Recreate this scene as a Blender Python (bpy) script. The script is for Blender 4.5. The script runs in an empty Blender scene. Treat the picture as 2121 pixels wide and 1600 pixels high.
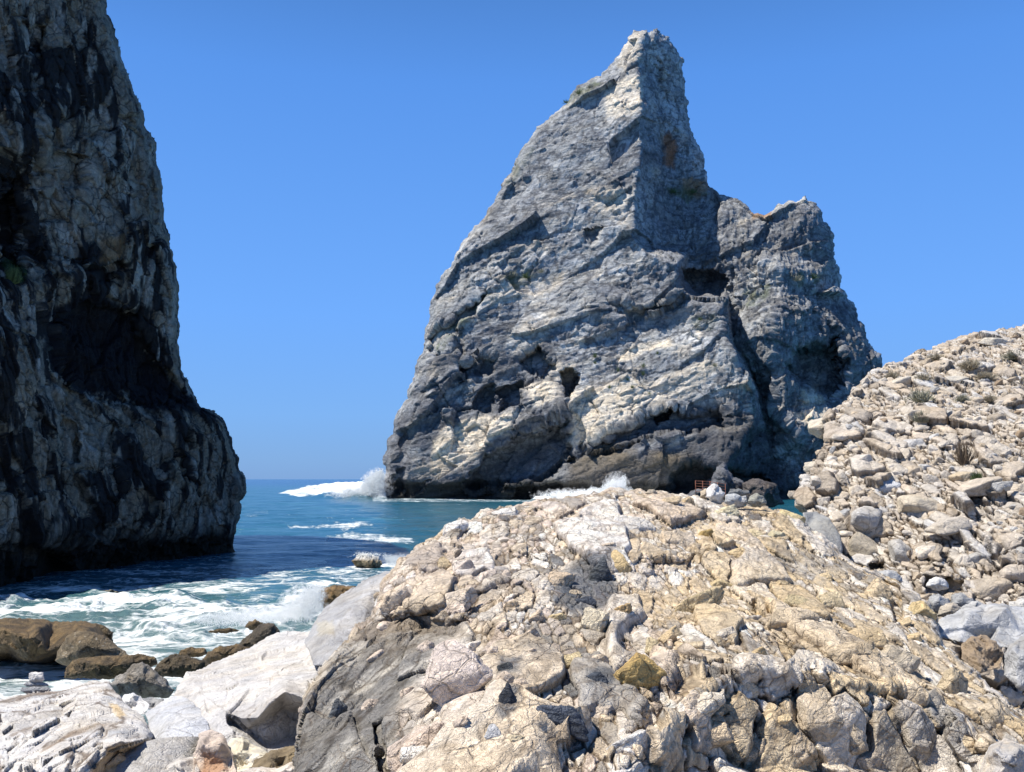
import bpy, bmesh, math, random
import numpy as np
from mathutils import Vector, Matrix, geometry
random.seed(7)
SC = bpy.context.scene
COL = SC.collection
R = math.radians
STEP = 1.7

# ------------------------------------------------------------------ camera
F = 1836.0; CX = 1060.5; CY = 800.0; CAMZ = 5.0
PITCH = math.atan(193.0 / F)
cam_d = bpy.data.cameras.new('camera'); cam = bpy.data.objects.new('camera', cam_d); COL.objects.link(cam)
cam_d.sensor_width = 36; cam_d.lens = 36 * F / 2121.0
cam_d.clip_start = 0.1; cam_d.clip_end = 60000
cam.location = (0, 0, CAMZ); cam.rotation_euler = (math.pi / 2 + PITCH, 0, 0)
SC.camera = cam
# ------------------------------------------------------------------ light
SUN_EL = R(61); SUN_AZ = R(191)        # azimuth of the direction to the sun, from +x towards +y
sx, sy, sz = math.cos(SUN_EL) * math.cos(SUN_AZ), math.cos(SUN_EL) * math.sin(SUN_AZ), math.sin(SUN_EL)
w = bpy.data.worlds.new('World'); SC.world = w; w.use_nodes = True
nt = w.node_tree; bg = nt.nodes['Background']
sky = nt.nodes.new('ShaderNodeTexSky'); sky.sky_type = 'NISHITA'; sky.sun_disc = False
sky.sun_elevation = SUN_EL; sky.sun_rotation = math.pi / 2 - SUN_AZ
sky.air_density = 1.0; sky.dust_density = 0.15; sky.ozone_density = 3.0; sky.altitude = 0
# clear, saturated sky: its colour by elevation above the horizon
tcw = nt.nodes.new('ShaderNodeTexCoord'); spw = nt.nodes.new('ShaderNodeSeparateXYZ'); nt.links.new(tcw.outputs['Generated'], spw.inputs[0])
rw = nt.nodes.new('ShaderNodeValToRGB'); nt.links.new(spw.outputs[2], rw.inputs[0]); er = rw.color_ramp.elements
for p_, c_ in [(0.0, (1.28, 2.75, 5.5)), (.02, (1.38, 3.0, 5.9)), (.07, (1.40, 3.3, 6.9)), (.18, (1.20, 3.2, 7.7)), (.42, (.76, 2.4, 6.6)), (.6, (.35, 1.2, 3.4)), (1.0, (.16, .5, 1.6))]:
    e_ = er[0] if p_ == 0.0 else (er[-1] if p_ == 1.0 else er.new(p_)); e_.position = p_; e_.color = (*[v / 8 for v in c_], 1)
mw = nt.nodes.new('ShaderNodeMix'); mw.data_type = 'RGBA'; mw.inputs[0].default_value = .92
sc8 = nt.nodes.new('ShaderNodeVectorMath'); sc8.operation = 'SCALE'; nt.links.new(rw.outputs[0], sc8.inputs[0]); sc8.inputs['Scale'].default_value = 8.0
nt.links.new(sky.outputs[0], mw.inputs[6]); nt.links.new(sc8.outputs[0], mw.inputs[7])
nt.links.new(mw.outputs[2], bg.inputs[0]); bg.inputs[1].default_value = 0.095
sun_d = bpy.data.lights.new('sun', 'SUN'); sun = bpy.data.objects.new('sun', sun_d); COL.objects.link(sun)
sun_d.energy = 5.0; sun_d.angle = R(0.53); sun_d.color = (1.0, 0.94, 0.845)
sun.rotation_euler = Vector((sx, sy, sz)).to_track_quat('Z', 'Y').to_euler()
sun.location = (-40, 0, 80)
SC.view_settings.view_transform = 'Standard'; SC.view_settings.look = 'None'
SC.view_settings.exposure = 0.47; SC.view_settings.gamma = 1.0
SC.cycles.max_bounces = 6; SC.cycles.volume_bounces = 5; SC.cycles.volume_step_rate = 2.0

# ------------------------------------------------------------------ numpy tools
CP, SP = math.cos(PITCH), math.sin(PITCH)
def at(px, py, D):
    X = (np.asarray(px, float) - CX) / F; V = (CY - np.asarray(py, float)) / F
    dy = CP - V * SP; dz = SP + V * CP
    return np.stack([X / dy * D, D + 0 * X, CAMZ + dz / dy * D], -1)
def topix(P):
    x, y, z = P[..., 0], P[..., 1], P[..., 2] - CAMZ
    dep = y * CP + z * SP; up = -y * SP + z * CP
    return CX + F * x / dep, CY - F * up / dep
def dist_on_plane(py, z):           # forward distance at which picture row py meets height z
    V = (CY - py) / F
    return (z - CAMZ) * (CP - V * SP) / (SP + V * CP)

def ihash(ix, iy, iz, seed):
    h = (ix.astype(np.uint32) * np.uint32(374761393) + iy.astype(np.uint32) * np.uint32(668265263)
         + iz.astype(np.uint32) * np.uint32(2147483647) + np.uint32((seed * 974634777) & 0xffffffff))
    h ^= h >> np.uint32(13); h *= np.uint32(1274126177); h ^= h >> np.uint32(16)
    h *= np.uint32(2246822519); h ^= h >> np.uint32(15)
    return h
def h3(h):
    return ((h & np.uint32(1023)).astype(np.float32) / 1023, ((h >> np.uint32(10)) & np.uint32(1023)).astype(np.float32) / 1023,
            ((h >> np.uint32(20)) & np.uint32(1023)).astype(np.float32) / 1023)
def gnoise(P, seed=0):
    P = np.asarray(P, np.float32); I = np.floor(P); f = P - I; I = I.astype(np.int64)
    u = f * f * f * (f * (f * 6 - 15) + 10)
    out = np.zeros(P.shape[:-1], np.float32)
    for dx in (0, 1):
        for dy in (0, 1):
            for dz in (0, 1):
                a, b, c = h3(ihash(I[..., 0] + dx, I[..., 1] + dy, I[..., 2] + dz, seed))
                g = (a - .5) * (f[..., 0] - dx) + (b - .5) * (f[..., 1] - dy) + (c - .5) * (f[..., 2] - dz)
                wgt = (u[..., 0] if dx else 1 - u[..., 0]) * (u[..., 1] if dy else 1 - u[..., 1]) * (u[..., 2] if dz else 1 - u[..., 2])
                out += wgt * g
    return out * 2.2                      # about -1..1
def fbm(P, oct=5, seed=0, gain=.5, lac=2.03):
    s = 0; a = 1; t = 0
    for k in range(oct):
        s = s + a * gnoise(P, seed + k * 17); t += a; a *= gain; P = P * lac + 3.7
    return s / t * 1.5
def ridged(P, oct=5, seed=0, gain=.5):
    s = 0; a = 1; t = 0
    for k in range(oct):
        s = s + a * (1 - 2 * np.abs(gnoise(P, seed + k * 13))); t += a; a *= gain; P = P * 2.03 + 1.3
    return s / t
def worley(P, seed=0, jit=1.0):
    """F1, F2, three random numbers of the cell, vector to the cell's centre"""
    P = np.asarray(P, np.float32); I = np.floor(P).astype(np.int64); f = P - I
    F1 = np.full(P.shape[:-1], 9., np.float32); F2 = F1.copy(); hid = np.zeros(P.shape[:-1], np.uint32)
    V = np.zeros(P.shape, np.float32)
    for dx in (-1, 0, 1):
        for dy in (-1, 0, 1):
            for dz in (-1, 0, 1):
                h = ihash(I[..., 0] + dx, I[..., 1] + dy, I[..., 2] + dz, seed)
                a, b, c = h3(h)
                vx = dx + .5 + jit * (a - .5) - f[..., 0]; vy = dy + .5 + jit * (b - .5) - f[..., 1]; vz = dz + .5 + jit * (c - .5) - f[..., 2]
                d = vx * vx + vy * vy + vz * vz
                n = d < F1
                F2 = np.where(n, F1, np.minimum(F2, d)); F1 = np.where(n, d, F1); hid = np.where(n, h, hid)
                V[..., 0] = np.where(n, vx, V[..., 0]); V[..., 1] = np.where(n, vy, V[..., 1]); V[..., 2] = np.where(n, vz, V[..., 2])
    h = hid * np.uint32(2654435761); h ^= h >> np.uint32(15); h *= np.uint32(2246822519); h ^= h >> np.uint32(13)
    return np.sqrt(F1), np.sqrt(F2), h3(h), V
def sst(a, b, x):
    t = np.clip((x - a) / (b - a), 0, 1); return t * t * (3 - 2 * t)
def mix(a, b, t):
    t = np.asarray(t)
    if np.ndim(a) > t.ndim: t = t[..., None]
    return a * (1 - t) + b * t
def rgb(*c): return np.array(c, np.float32)
def poly_sd(X, Y, poly):
    """signed distance to a closed polygon (inside positive) and nearest outline point"""
    best = np.full(X.shape, 1e18); nx = X.copy(); ny = Y.copy(); ins = np.zeros(X.shape, bool)
    n = len(poly)
    for i in range(n):
        x1, y1 = poly[i][:2]; x2, y2 = poly[(i + 1) % n][:2]
        ex, ey = x2 - x1, y2 - y1; L = ex * ex + ey * ey + 1e-12
        t = np.clip(((X - x1) * ex + (Y - y1) * ey) / L, 0, 1)
        qx = x1 + t * ex; qy = y1 + t * ey; d = (X - qx) ** 2 + (Y - qy) ** 2
        m = d < best
        best = np.where(m, d, best); nx = np.where(m, qx, nx); ny = np.where(m, qy, ny)
        if y1 != y2:
            ins ^= ((y1 > Y) != (y2 > Y)) & (X < (x2 - x1) * (Y - y1) / (y2 - y1) + x1)
    d = np.sqrt(best)
    return np.where(ins, d, -d), nx, ny
def patch(X, Y, poly, soft=8, warp=12, ws=40, seed=0):
    xs = [p[0] for p in poly]; ys = [p[1] for p in poly]; mg = soft + warp * 2
    out = np.zeros(X.shape, np.float32)
    m = (X > min(xs) - mg) & (X < max(xs) + mg) & (Y > min(ys) - mg) & (Y < max(ys) + mg)
    if not m.any(): return out
    x, y = X[m], Y[m]
    if warp:
        q = np.stack([x / ws, y / ws, 0 * x + seed], -1)
        x = x + warp * fbm(q, 4, seed); y = y + warp * fbm(q + 31.7, 4, seed + 5)
    sd, _, _ = poly_sd(x, y, poly)
    out[m] = sst(-soft * .5, soft * .5, sd)
    return out
def rough_outline(ol, amp=3.0, seg=7.0, seed=1):
    """subdivide an outline of (px, py, D) and shake it so that the edge is broken like rock"""
    rnd = random.Random(seed); pts = [tuple(p[:2]) for p in ol]
    a = amp
    for _ in range(5):
        out = []
        for i in range(len(pts)):
            p, q = pts[i], pts[(i + 1) % len(pts)]
            out.append(p); dx, dy = q[0] - p[0], q[1] - p[1]; L = math.hypot(dx, dy)
            if L > seg:
                o = min(a, L * .16) * rnd.uniform(-1, 1)
                t = rnd.uniform(.35, .65)
                out.append((p[0] + dx * t - dy / L * o, p[1] + dy * t + dx / L * o))
        pts = out
        if all(math.dist(pts[i], pts[(i + 1) % len(pts)]) <= seg for i in range(len(pts))): break
        a *= .75
    return pts

# ------------------------------------------------------------------ object tools
def tag(o, label=None, cat=None, group=None, kind=None):
    if label: o['label'] = label
    if cat: o['category'] = cat
    if group: o['group'] = group
    if kind: o['kind'] = kind
    return o
def make_mesh(name, V, quads, mat, col=None, tris=None, attrs=None, smooth=True):
    me = bpy.data.meshes.new(name)
    V = np.ascontiguousarray(V, np.float32); nq = len(quads); ntr = 0 if tris is None else len(tris)
    me.vertices.add(len(V)); me.vertices.foreach_set('co', V.ravel())
    lp = np.asarray(quads, np.int32).ravel() if nq else np.zeros(0, np.int32)
    if ntr: lp = np.concatenate([lp, np.asarray(tris, np.int32).ravel()])
    st = np.concatenate([np.arange(nq) * 4, nq * 4 + np.arange(ntr) * 3]).astype(np.int32)
    me.loops.add(len(lp)); me.loops.foreach_set('vertex_index', lp)
    me.polygons.add(nq + ntr); me.polygons.foreach_set('loop_start', st)
    me.polygons.foreach_set('use_smooth', np.full(nq + ntr, smooth))
    me.update(calc_edges=True); me.validate()
    if col is not None:
        ca = me.attributes.new('Col', 'FLOAT_COLOR', 'POINT')
        c4 = np.ones((len(V), 4), np.float32); c4[:, :3] = col; ca.data.foreach_set('color', c4.ravel())
    for k, v in (attrs or {}).items():
        a = me.attributes.new(k, 'FLOAT', 'POINT'); a.data.foreach_set('value', np.ascontiguousarray(v, np.float32))
    if mat: me.materials.append(mat)
    return me
def link(name, me, loc=(0, 0, 0), parent=None):
    o = bpy.data.objects.new(name, me); COL.objects.link(o); o.location = loc
    if parent: o.parent = parent
    return o
def bm_obj(name, bm, mat, loc=(0, 0, 0), parent=None, smooth=True):
    me = bpy.data.meshes.new(name); bm.to_mesh(me); bm.free()
    if mat: me.materials.append(mat)
    for p in me.polygons: p.use_smooth = smooth
    return link(name, me, loc, parent)

# ------------------------------------------------------------------ materials
class NT:
    def __init__(s, name):
        s.m = bpy.data.materials.new(name); s.m.use_nodes = True; s.t = s.m.node_tree
        s.b = s.t.nodes['Principled BSDF']; s.out = s.t.nodes['Material Output']
    def n(s, typ, **kw):
        nd = s.t.nodes.new('ShaderNode' + typ)
        for k, v in kw.items():
            if k.startswith('i_'):
                key = k[2:]; key = int(key) if key.isdigit() else key
                nd.inputs[key].default_value = v
            else: setattr(nd, k, v)
        return nd
    def l(s, a, b): s.t.links.new(a, b)
    def math(s, op, a, b=None, c=None, clamp=False):
        nd = s.n('Math', operation=op); nd.use_clamp = clamp
        for i, v in enumerate((a, b, c)):
            if v is None: continue
            if hasattr(v, 'links'): s.l(v, nd.inputs[i])
            else: nd.inputs[i].default_value = v
        return nd.outputs[0]
    def ramp(s, x, stops):
        nd = s.n('ValToRGB'); s.l(x, nd.inputs[0]); e = nd.color_ramp.elements
        while len(e) < len(stops): e.new(.5)
        for i, (p, c) in enumerate(stops):
            e[i].position = p; e[i].color = (c, c, c, 1) if not hasattr(c, '__len__') else (*c, 1)
        return nd.outputs[0]
    def mixc(s, f, a, b, mode='MIX'):
        nd = s.n('Mix', data_type='RGBA', blend_type=mode)
        for i, v in ((0, f), (6, a), (7, b)):
            if hasattr(v, 'links'): s.l(v, nd.inputs[i])
            else: nd.inputs[i].default_value = v if i == 0 else ((*v, 1) if len(v) == 3 else v)
        return nd.outputs[2]
def rock_mat(name, src='attr', sc=1.0, crack=.6, crack_sc=1.0, crack_w=.03, bump=.6, var=.3, rough=.9, strat=0.0, strat_rot=(0, 0, 0), crack_col=(.10, .075, .05), spec=.25, chip=.35, chip_sc=1.0):
    """sc = size of the finest features in metres (larger = coarser)"""
    k = NT(name)
    tc = k.n('TexCoord'); co = tc.outputs['Object']
    if src == 'obj':
        co2 = k.n('VectorMath', operation='MULTIPLY'); k.l(tc.outputs['Object'], co2.inputs[0])
        # stones are unit meshes with their own scale: use their scaled position so grain keeps its size
        oi = k.n('ObjectInfo'); base = oi.outputs['Color']
        gm = k.n('NewGeometry'); co = gm.outputs['Position']
    elif src == 'attr':
        base = k.n('Attribute', attribute_name='Col').outputs['Color']
    else:
        base = k.n('RGB'); base.outputs[0].default_value = (*src, 1); base = base.outputs[0]
    warp = k.n('TexNoise', i_Scale=.9 / sc, i_Detail=4.0); k.l(co, warp.inputs['Vector'])
    wv = k.n('VectorMath', operation='MULTIPLY_ADD'); k.l(warp.outputs['Color'], wv.inputs[0]); wv.inputs[1].default_value = (sc * .8,) * 3; k.l(co, wv.inputs[2])
    n1 = k.n('TexNoise', i_Scale=1.0 / sc, i_Detail=9.0, i_Roughness=.62); k.l(co, n1.inputs['Vector'])
    n2 = k.n('TexNoise', i_Scale=6.0 / sc, i_Detail=6.0, i_Roughness=.7); k.l(co, n2.inputs['Vector'])
    n3 = k.n('TexNoise', i_Scale=.35 / sc, i_Detail=5.0, i_Roughness=.55); k.l(co, n3.inputs['Vector'])
    v = k.ramp(n1.outputs[0], [(.3, 1 - var * .9), (.5, 1.0), (.72, 1 + var * .6)])
    c = k.mixc(1.0, base, v, 'MULTIPLY')
    v2 = k.ramp(n2.outputs[0], [(.3, 1 - var * .7), (.55, 1.0), (.75, 1 + var * .35)])
    c = k.mixc(1.0, c, v2, 'MULTIPLY')
    v3 = k.ramp(n3.outputs['Color'], [(.3, (.9, .93, 1.0)), (.5, (1, 1, 1)), (.7, (1.06, 1.0, .9))])
    c = k.mixc(1.0, c, v3, 'MULTIPLY')
    h = k.math('ADD', k.math('MULTIPLY', n1.outputs[0], 1.0), k.math('MULTIPLY', n2.outputs[0], .35))
    if chip:
        for q, (cs, ca) in enumerate(((2.2, .55), (6.5, .30))):
            vc = k.n('TexVoronoi', feature='DISTANCE_TO_EDGE', i_Scale=cs / (sc * chip_sc)); k.l(wv.outputs[0], vc.inputs['Vector'])
            vr = k.n('TexVoronoi', feature='F1', i_Scale=cs / (sc * chip_sc)); k.l(wv.outputs[0], vr.inputs['Vector'])
            sp = k.n('SeparateColor'); k.l(vr.outputs['Color'], sp.inputs[0])
            pl = k.ramp(vc.outputs['Distance'], [(0, 0.0), (.10, 1.0)])
            h = k.math('ADD', h, k.math('MULTIPLY', k.math('ADD', k.math('MULTIPLY', pl, .8), k.math('MULTIPLY', sp.outputs[0], .9)), ca * chip))
            c = k.mixc(1.0, c, k.ramp(sp.outputs[1], [(0, 1 - .30 * var), (1, 1 + .30 * var)]), 'MULTIPLY')
    if strat:
        mp = k.n('Mapping'); mp.inputs['Rotation'].default_value = strat_rot; mp.inputs['Scale'].default_value = (.18, .18, 1.6)
        k.l(wv.outputs[0], mp.inputs['Vector'])
        ns = k.n('TexNoise', i_Scale=1.6 / sc, i_Detail=6.0, i_Roughness=.6); k.l(mp.outputs[0], ns.inputs['Vector'])
        h = k.math('ADD', h, k.math('MULTIPLY', ns.outputs[0], strat * 2))
        vs = k.ramp(ns.outputs[0], [(.35, 1 - .45 * strat), (.5, 1.0), (.65, 1 + .25 * strat)])
        c = k.mixc(1.0, c, vs, 'MULTIPLY')
    if crack:
        vo = k.n('TexVoronoi', feature='DISTANCE_TO_EDGE', i_Scale=1.0 / (sc * crack_sc)); k.l(wv.outputs[0], vo.inputs['Vector'])
        line = k.ramp(vo.outputs['Distance'], [(0, 1.0), (crack_w, .6), (crack_w * 2.2, 0.0)])
        msk = k.ramp(n3.outputs[0], [(.38, 0.0), (.55, 1.0)])
        f = k.math('MULTIPLY', k.math('MULTIPLY', line, msk), crack)
        c = k.mixc(f, c, crack_col)
        h = k.math('SUBTRACT', h, k.math('MULTIPLY', k.math('MULTIPLY', line, msk), .5 * crack))
    k.l(c, k.b.inputs['Base Color'])
    bp = k.n('Bump', i_Strength=bump, i_Distance=.35 * sc); k.l(h, bp.inputs['Height']); k.l(bp.outputs[0], k.b.inputs['Normal'])
    k.b.inputs['Roughness'].default_value = rough; k.b.inputs['Specular IOR Level'].default_value = spec
    return k.m

# ------------------------------------------------------------------ relief: a solid rock mass from an outline and surface points
class Surf: pass
def interp_depth(X, Y, pts, step, creases=(), sy=None):
    sy = sy or step
    P = [tuple(p) for p in pts]; E = []
    for cr in creases:
        b = len(P); P += [tuple(p) for p in cr]; E += [(b + i, b + i + 1) for i in range(len(cr) - 1)]
    res = geometry.delaunay_2d_cdt([Vector(p[:2]) for p in P], E, [], 0, 1e-4)
    vs, tris, orig = res[0], res[2], res[3]
    A = np.array([p[:3] for p in P], float); dv = []
    for v, o in zip(vs, orig):
        if o: dv.append(A[o[0], 2])
        else:
            d = np.hypot(A[:, 0] - v.x, A[:, 1] - v.y) + .1; dv.append(float((A[:, 2] / d ** 3).sum() / (1 / d ** 3).sum()))
    D = np.full(X.shape, np.nan); x0 = X[0, 0]; y0 = Y[0, 0]; ny, nx = X.shape
    for t in tris:
        if len(t) != 3: continue
        (ax, ay), (bx, by), (cx, cy) = [(vs[i].x, vs[i].y) for i in t]; da, db, dc = [dv[i] for i in t]
        i0 = max(int((min(ax, bx, cx) - x0) / step) - 1, 0); i1 = min(int((max(ax, bx, cx) - x0) / step) + 2, nx)
        j0 = max(int((min(ay, by, cy) - y0) / sy) - 1, 0); j1 = min(int((max(ay, by, cy) - y0) / sy) + 2, ny)
        if i1 <= i0 or j1 <= j0: continue
        x = X[j0:j1, i0:i1]; y = Y[j0:j1, i0:i1]; den = (by - cy) * (ax - cx) + (cx - bx) * (ay - cy)
        if abs(den) < 1e-9: continue
        a = ((by - cy) * (x - cx) + (cx - bx) * (y - cy)) / den; b = ((cy - ay) * (x - cx) + (ax - cx) * (y - cy)) / den; c = 1 - a - b
        m = (a > -1e-3) & (b > -1e-3) & (c > -1e-3)
        D[j0:j1, i0:i1][m] = (a * da + b * db + c * dc)[m]
    # fill outside the hull by growing
    for _ in range(400):
        nan = np.isnan(D)
        if not nan.any(): break
        Z = np.where(nan, 0, D); W = (~nan).astype(float); S = np.zeros_like(Z); T = np.zeros_like(W)
        for dj, di in ((0, 1), (0, -1), (1, 0), (-1, 0)):
            zs = np.roll(Z, (dj, di), (0, 1)); ws = np.roll(W, (dj, di), (0, 1))
            if dj == 1: ws[0] = 0
            if dj == -1: ws[-1] = 0
            if di == 1: ws[:, 0] = 0
            if di == -1: ws[:, -1] = 0
            S += zs * ws; T += ws
        g = nan & (T > 0)
        if not g.any(): break
        D[g] = S[g] / T[g]
    return np.where(np.isnan(D), np.nanmean(D), D)
def blur2(D, r):
    for _ in range(r):
        p = np.pad(D, 1, mode='edge'); D = (p[:-2, 1:-1] + p[2:, 1:-1] + p[1:-1, :-2] + p[1:-1, 2:] + 2 * D) / 6
    return D
def relief(name, outline, pts=(), creases=(), step=2.0, blur=4, roll=(20, 1.0), thick=5.0, thick_w=60, disp=None, colf=None, mat=None,
           recess=(), amp=3.0, seed=1, base=None, parent=None, hull=(), sy=1.0, lean=2.8):
    sy = step * sy
    ol = rough_outline(outline, amp, max(step * 2.5, 5), seed)
    xs = [p[0] for p in ol]; ys = [p[1] for p in ol]
    gx = np.arange(min(xs) - 3 * step, max(xs) + 3 * step, step); gy = np.arange(min(ys) - 3 * step, max(ys) + 3 * step, sy)
    X, Y = np.meshgrid(gx, gy)
    sd, nx, ny = poly_sd(X, Y, ol)
    D = blur2(interp_depth(X, Y, list(outline) + list(pts) + list(hull), step, creases, sy), blur)
    if roll[1]:
        tt = np.clip(1 - sd / roll[0], 0, 1); D = D + roll[1] * (1 - np.sqrt(np.maximum(1 - tt * tt, 0)))
    for i, rc in enumerate(recess):
        poly, dep, soft = rc[:3]; wp = rc[3] if len(rc) > 3 else 10
        D = D + dep * patch(X, Y, poly, soft, wp, 35, seed + i * 3)
    ok = sd > -step * .8
    q = ok[:-1, :-1] & ok[1:, :-1] & ok[:-1, 1:] & ok[1:, 1:]
    X = np.where(ok & (sd < 0), nx, X); Y = np.where(ok & (sd < 0), ny, Y)
    P = at(X, Y, D)
    def normals(P):
        du = np.gradient(P, axis=1); dv = np.gradient(P, axis=0); n = np.cross(du, dv)
        n /= np.linalg.norm(n, axis=-1, keepdims=True) + 1e-12
        return np.where((n[..., 1:2] > 0), -n, n)
    N = normals(P); N = np.stack([blur2(N[..., i], 3) for i in range(3)], -1); N /= np.linalg.norm(N, axis=-1, keepdims=True) + 1e-12
    used = np.zeros(ok.shape, np.int32)
    used[:-1, :-1] += q; used[1:, :-1] += q; used[:-1, 1:] += q; used[1:, 1:] += q
    u = used > 0
    S = Surf(); S.col = None
    Pu, Nu, Xu, Yu, du = P[u], N[u], X[u], Y[u], np.maximum(sd[u], 0)
    extra = {}
    if disp is not None:
        dd = disp(Pu, Nu, Xu, Yu, du, extra)
        sp = np.maximum(np.linalg.norm(np.gradient(P, axis=0), axis=-1) * step / sy, np.linalg.norm(np.gradient(P, axis=1), axis=-1)) / (step * D / F)
        dd = dd * np.clip(8.0 * step / sy / blur2(sp, 3)[u], .12, 1)
        # where the ground runs away from the eye, rock is pushed out sideways as well as up, so that block fronts keep enough faces
        Vw = np.array([0, 0, CAMZ]) - Pu; Vw /= np.linalg.norm(Vw, axis=1, keepdims=True); cs = np.clip((Nu * Vw).sum(1, keepdims=True), 0, 1)
        dr = Nu + Vw * lean * (1 - cs); dr /= np.linalg.norm(dr, axis=1, keepdims=True)
        Pu = Pu + dr * dd[:, None]
    P[u] = Pu
    S.P, S.N, S.x0, S.y0, S.step, S.u = P, normals(P), gx[0], gy[0], step, u; S.sy = sy
    col = colf(Pu, normals(P)[u], Xu, Yu, du, extra) if colf is not None else None
    idx = np.full(ok.shape, -1, np.int64); idx[u] = np.arange(u.sum())
    Q = np.stack([idx[:-1, :-1][q], idx[1:, :-1][q], idx[1:, 1:][q], idx[:-1, 1:][q]], -1)
    inner = u & (used == 4); bi = inner[u]
    bidx = np.arange(u.sum()); bidx[bi] = u.sum() + np.arange(bi.sum())
    tb = np.clip(1 - du[bi] / thick_w, 0, 1)
    Db = D[u][bi] + .02 * thick + thick * np.sqrt(np.maximum(1 - tb * tb, 0))
    Pb = at(Xu[bi], Yu[bi], Db)
    Qb = bidx[Q][:, ::-1]
    V = np.concatenate([Pu, Pb]); Q = np.concatenate([Q, Qb])
    if col is not None: col = np.concatenate([col, col[bi]])
    if base is None:
        base = (float(Pu[:, 0].mean()), float(Pu[:, 1].mean()), float(Pu[:, 2].min()))
    V = V - np.array(base)
    me = make_mesh(name, V, Q, mat, col)
    loc = base if parent is None else tuple(np.array(base) - np.array(parent.location))
    S.obj = link(name, me, loc, parent); S.base = base
    return S
def surf_at(S, px, py):
    i = int(round((px - S.x0) / S.step)); j = int(round((py - S.y0) / S.sy))
    i = min(max(i, 0), S.P.shape[1] - 1); j = min(max(j, 0), S.P.shape[0] - 1)
    if not S.u[j, i]:
        jj, ii = np.nonzero(S.u); k = ((jj - j) ** 2 + (ii - i) ** 2).argmin(); j, i = jj[k], ii[k]
    return S.P[j, i], S.N[j, i]
def facets(P, size, seed, off, tilt, crev=0.0, crw=.12, warp=.35, stretch=(1, 1, 1)):
    Q = P / size * np.array(stretch)
    Q = Q + warp * np.stack([gnoise(Q * 1.3, seed + 91), gnoise(Q * 1.3 + 7, seed + 92), gnoise(Q * 1.3 + 13, seed + 93)], -1)
    F1, F2, (a, b, c), V = worley(Q, seed)
    d = off * (a - .5) + tilt * ((b - .5) * V[..., 0] + (c - .5) * V[..., 2] + (a - .5) * V[..., 1])
    if crev: d = d - crev * (1 - sst(0, crw, F2 - F1))
    return d, a, b, F2 - F1
def rot_xz(P, ang):
    c, s = math.cos(ang), math.sin(ang)
    return np.stack([P[..., 0] * c + P[..., 2] * s, P[..., 1], -P[..., 0] * s + P[..., 2] * c], -1)

# ================================================================== THE CENTRE SEA STACK
GREY = rgb(.285, .295, .30); DGREY = rgb(.12, .125, .14); CREAM = rgb(.66, .58, .46); LGREY = rgb(.49, .495, .485); DARK = rgb(.045, .045, .05)
OLIVE = rgb(.12, .10, .06); GREEN = rgb(.075, .095, .04)
def bD(px, py, o): return (px, py, 215 + (1035 - py) * .042 + o)
st_out = [bD(*p) for p in [(785, 1050, 9), (783, 1033, 9), (795, 990, 12), (797, 940, 12), (815, 900, 12), (828, 850, 13), (850, 800, 14), (862, 760, 14), (880, 700, 14), (890, 650, 14),
    (905, 590, 14), (925, 560, 14), (950, 520, 14), (975, 480, 14), (1010, 430, 13), (1045, 370, 12), (1075, 320, 11), (1100, 285, 11), (1140, 240, 10), (1180, 195, 9),
    (1220, 165, 8), (1262, 135, 6), (1290, 95, 4), (1312, 63, 2), (1345, 68, 2), (1360, 60, 4), (1370, 74, 6), (1382, 78, 8), (1395, 95, 10), (1418, 125, 20), (1420, 170, 23), (1424, 230, 26), (1440, 290, 27),
    (1458, 350, 29), (1470, 390, 28), (1490, 403, 16), (1520, 410, 15), (1550, 437, 15), (1582, 450, 16), (1600, 440, 15), (1612, 424, 14), (1624, 426, 14), (1632, 418, 13), (1650, 421, 12), (1662, 414, 12), (1667, 407, 12), (1674, 420, 12), (1690, 426, 13), (1702, 440, 14),
    (1720, 480, 16), (1730, 540, 17), (1755, 620, 18), (1790, 690, 20), (1822, 735, 20), (1826, 755, 20), (1840, 850, 22), (1870, 960, 22), (1900, 1050, 22)]]
st_pts = [bD(*p) for p in [(1000, 900, 1), (850, 960, 5), (900, 830, 6), (930, 700, 7), (980, 600, 7), (1060, 700, 4), (1050, 500, 8), (1120, 520, 4), (1150, 350, 6), (1200, 400, 3), (1220, 250, 3), (1270, 300, 1),
    (1250, 200, 2), (1100, 1000, -2), (1200, 1000, -4), (1300, 950, -5), (1200, 700, 0), (1300, 800, -3), (1350, 650, -2), (1240, 560, 0),
    (1348, 150, 8), (1352, 240, 10), (1350, 330, 11), (1345, 440, 10), (1375, 200, 17), (1385, 330, 22), (1405, 130, 17), (1435, 360, 22), (1390, 450, 20), (1352, 515, 6), (1430, 520, 19), (1445, 600, 17), (1490, 480, 15),
    (1540, 500, 10), (1600, 520, 9), (1660, 470, 9), (1690, 540, 13), (1560, 600, 9), (1620, 600, 5), (1600, 660, 2), (1650, 650, 4), (1700, 620, 11), (1560, 690, 5),
    (1600, 760, 4), (1680, 700, 6), (1760, 740, 13), (1740, 830, 14), (1600, 850, 9), (1560, 900, 9), (1600, 950, 15), (1650, 900, 9), (1700, 950, 14), (1600, 1030, 16), (1750, 1000, 18),
    (1440, 1035, 0), (1550, 1035, 9)]]
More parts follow.
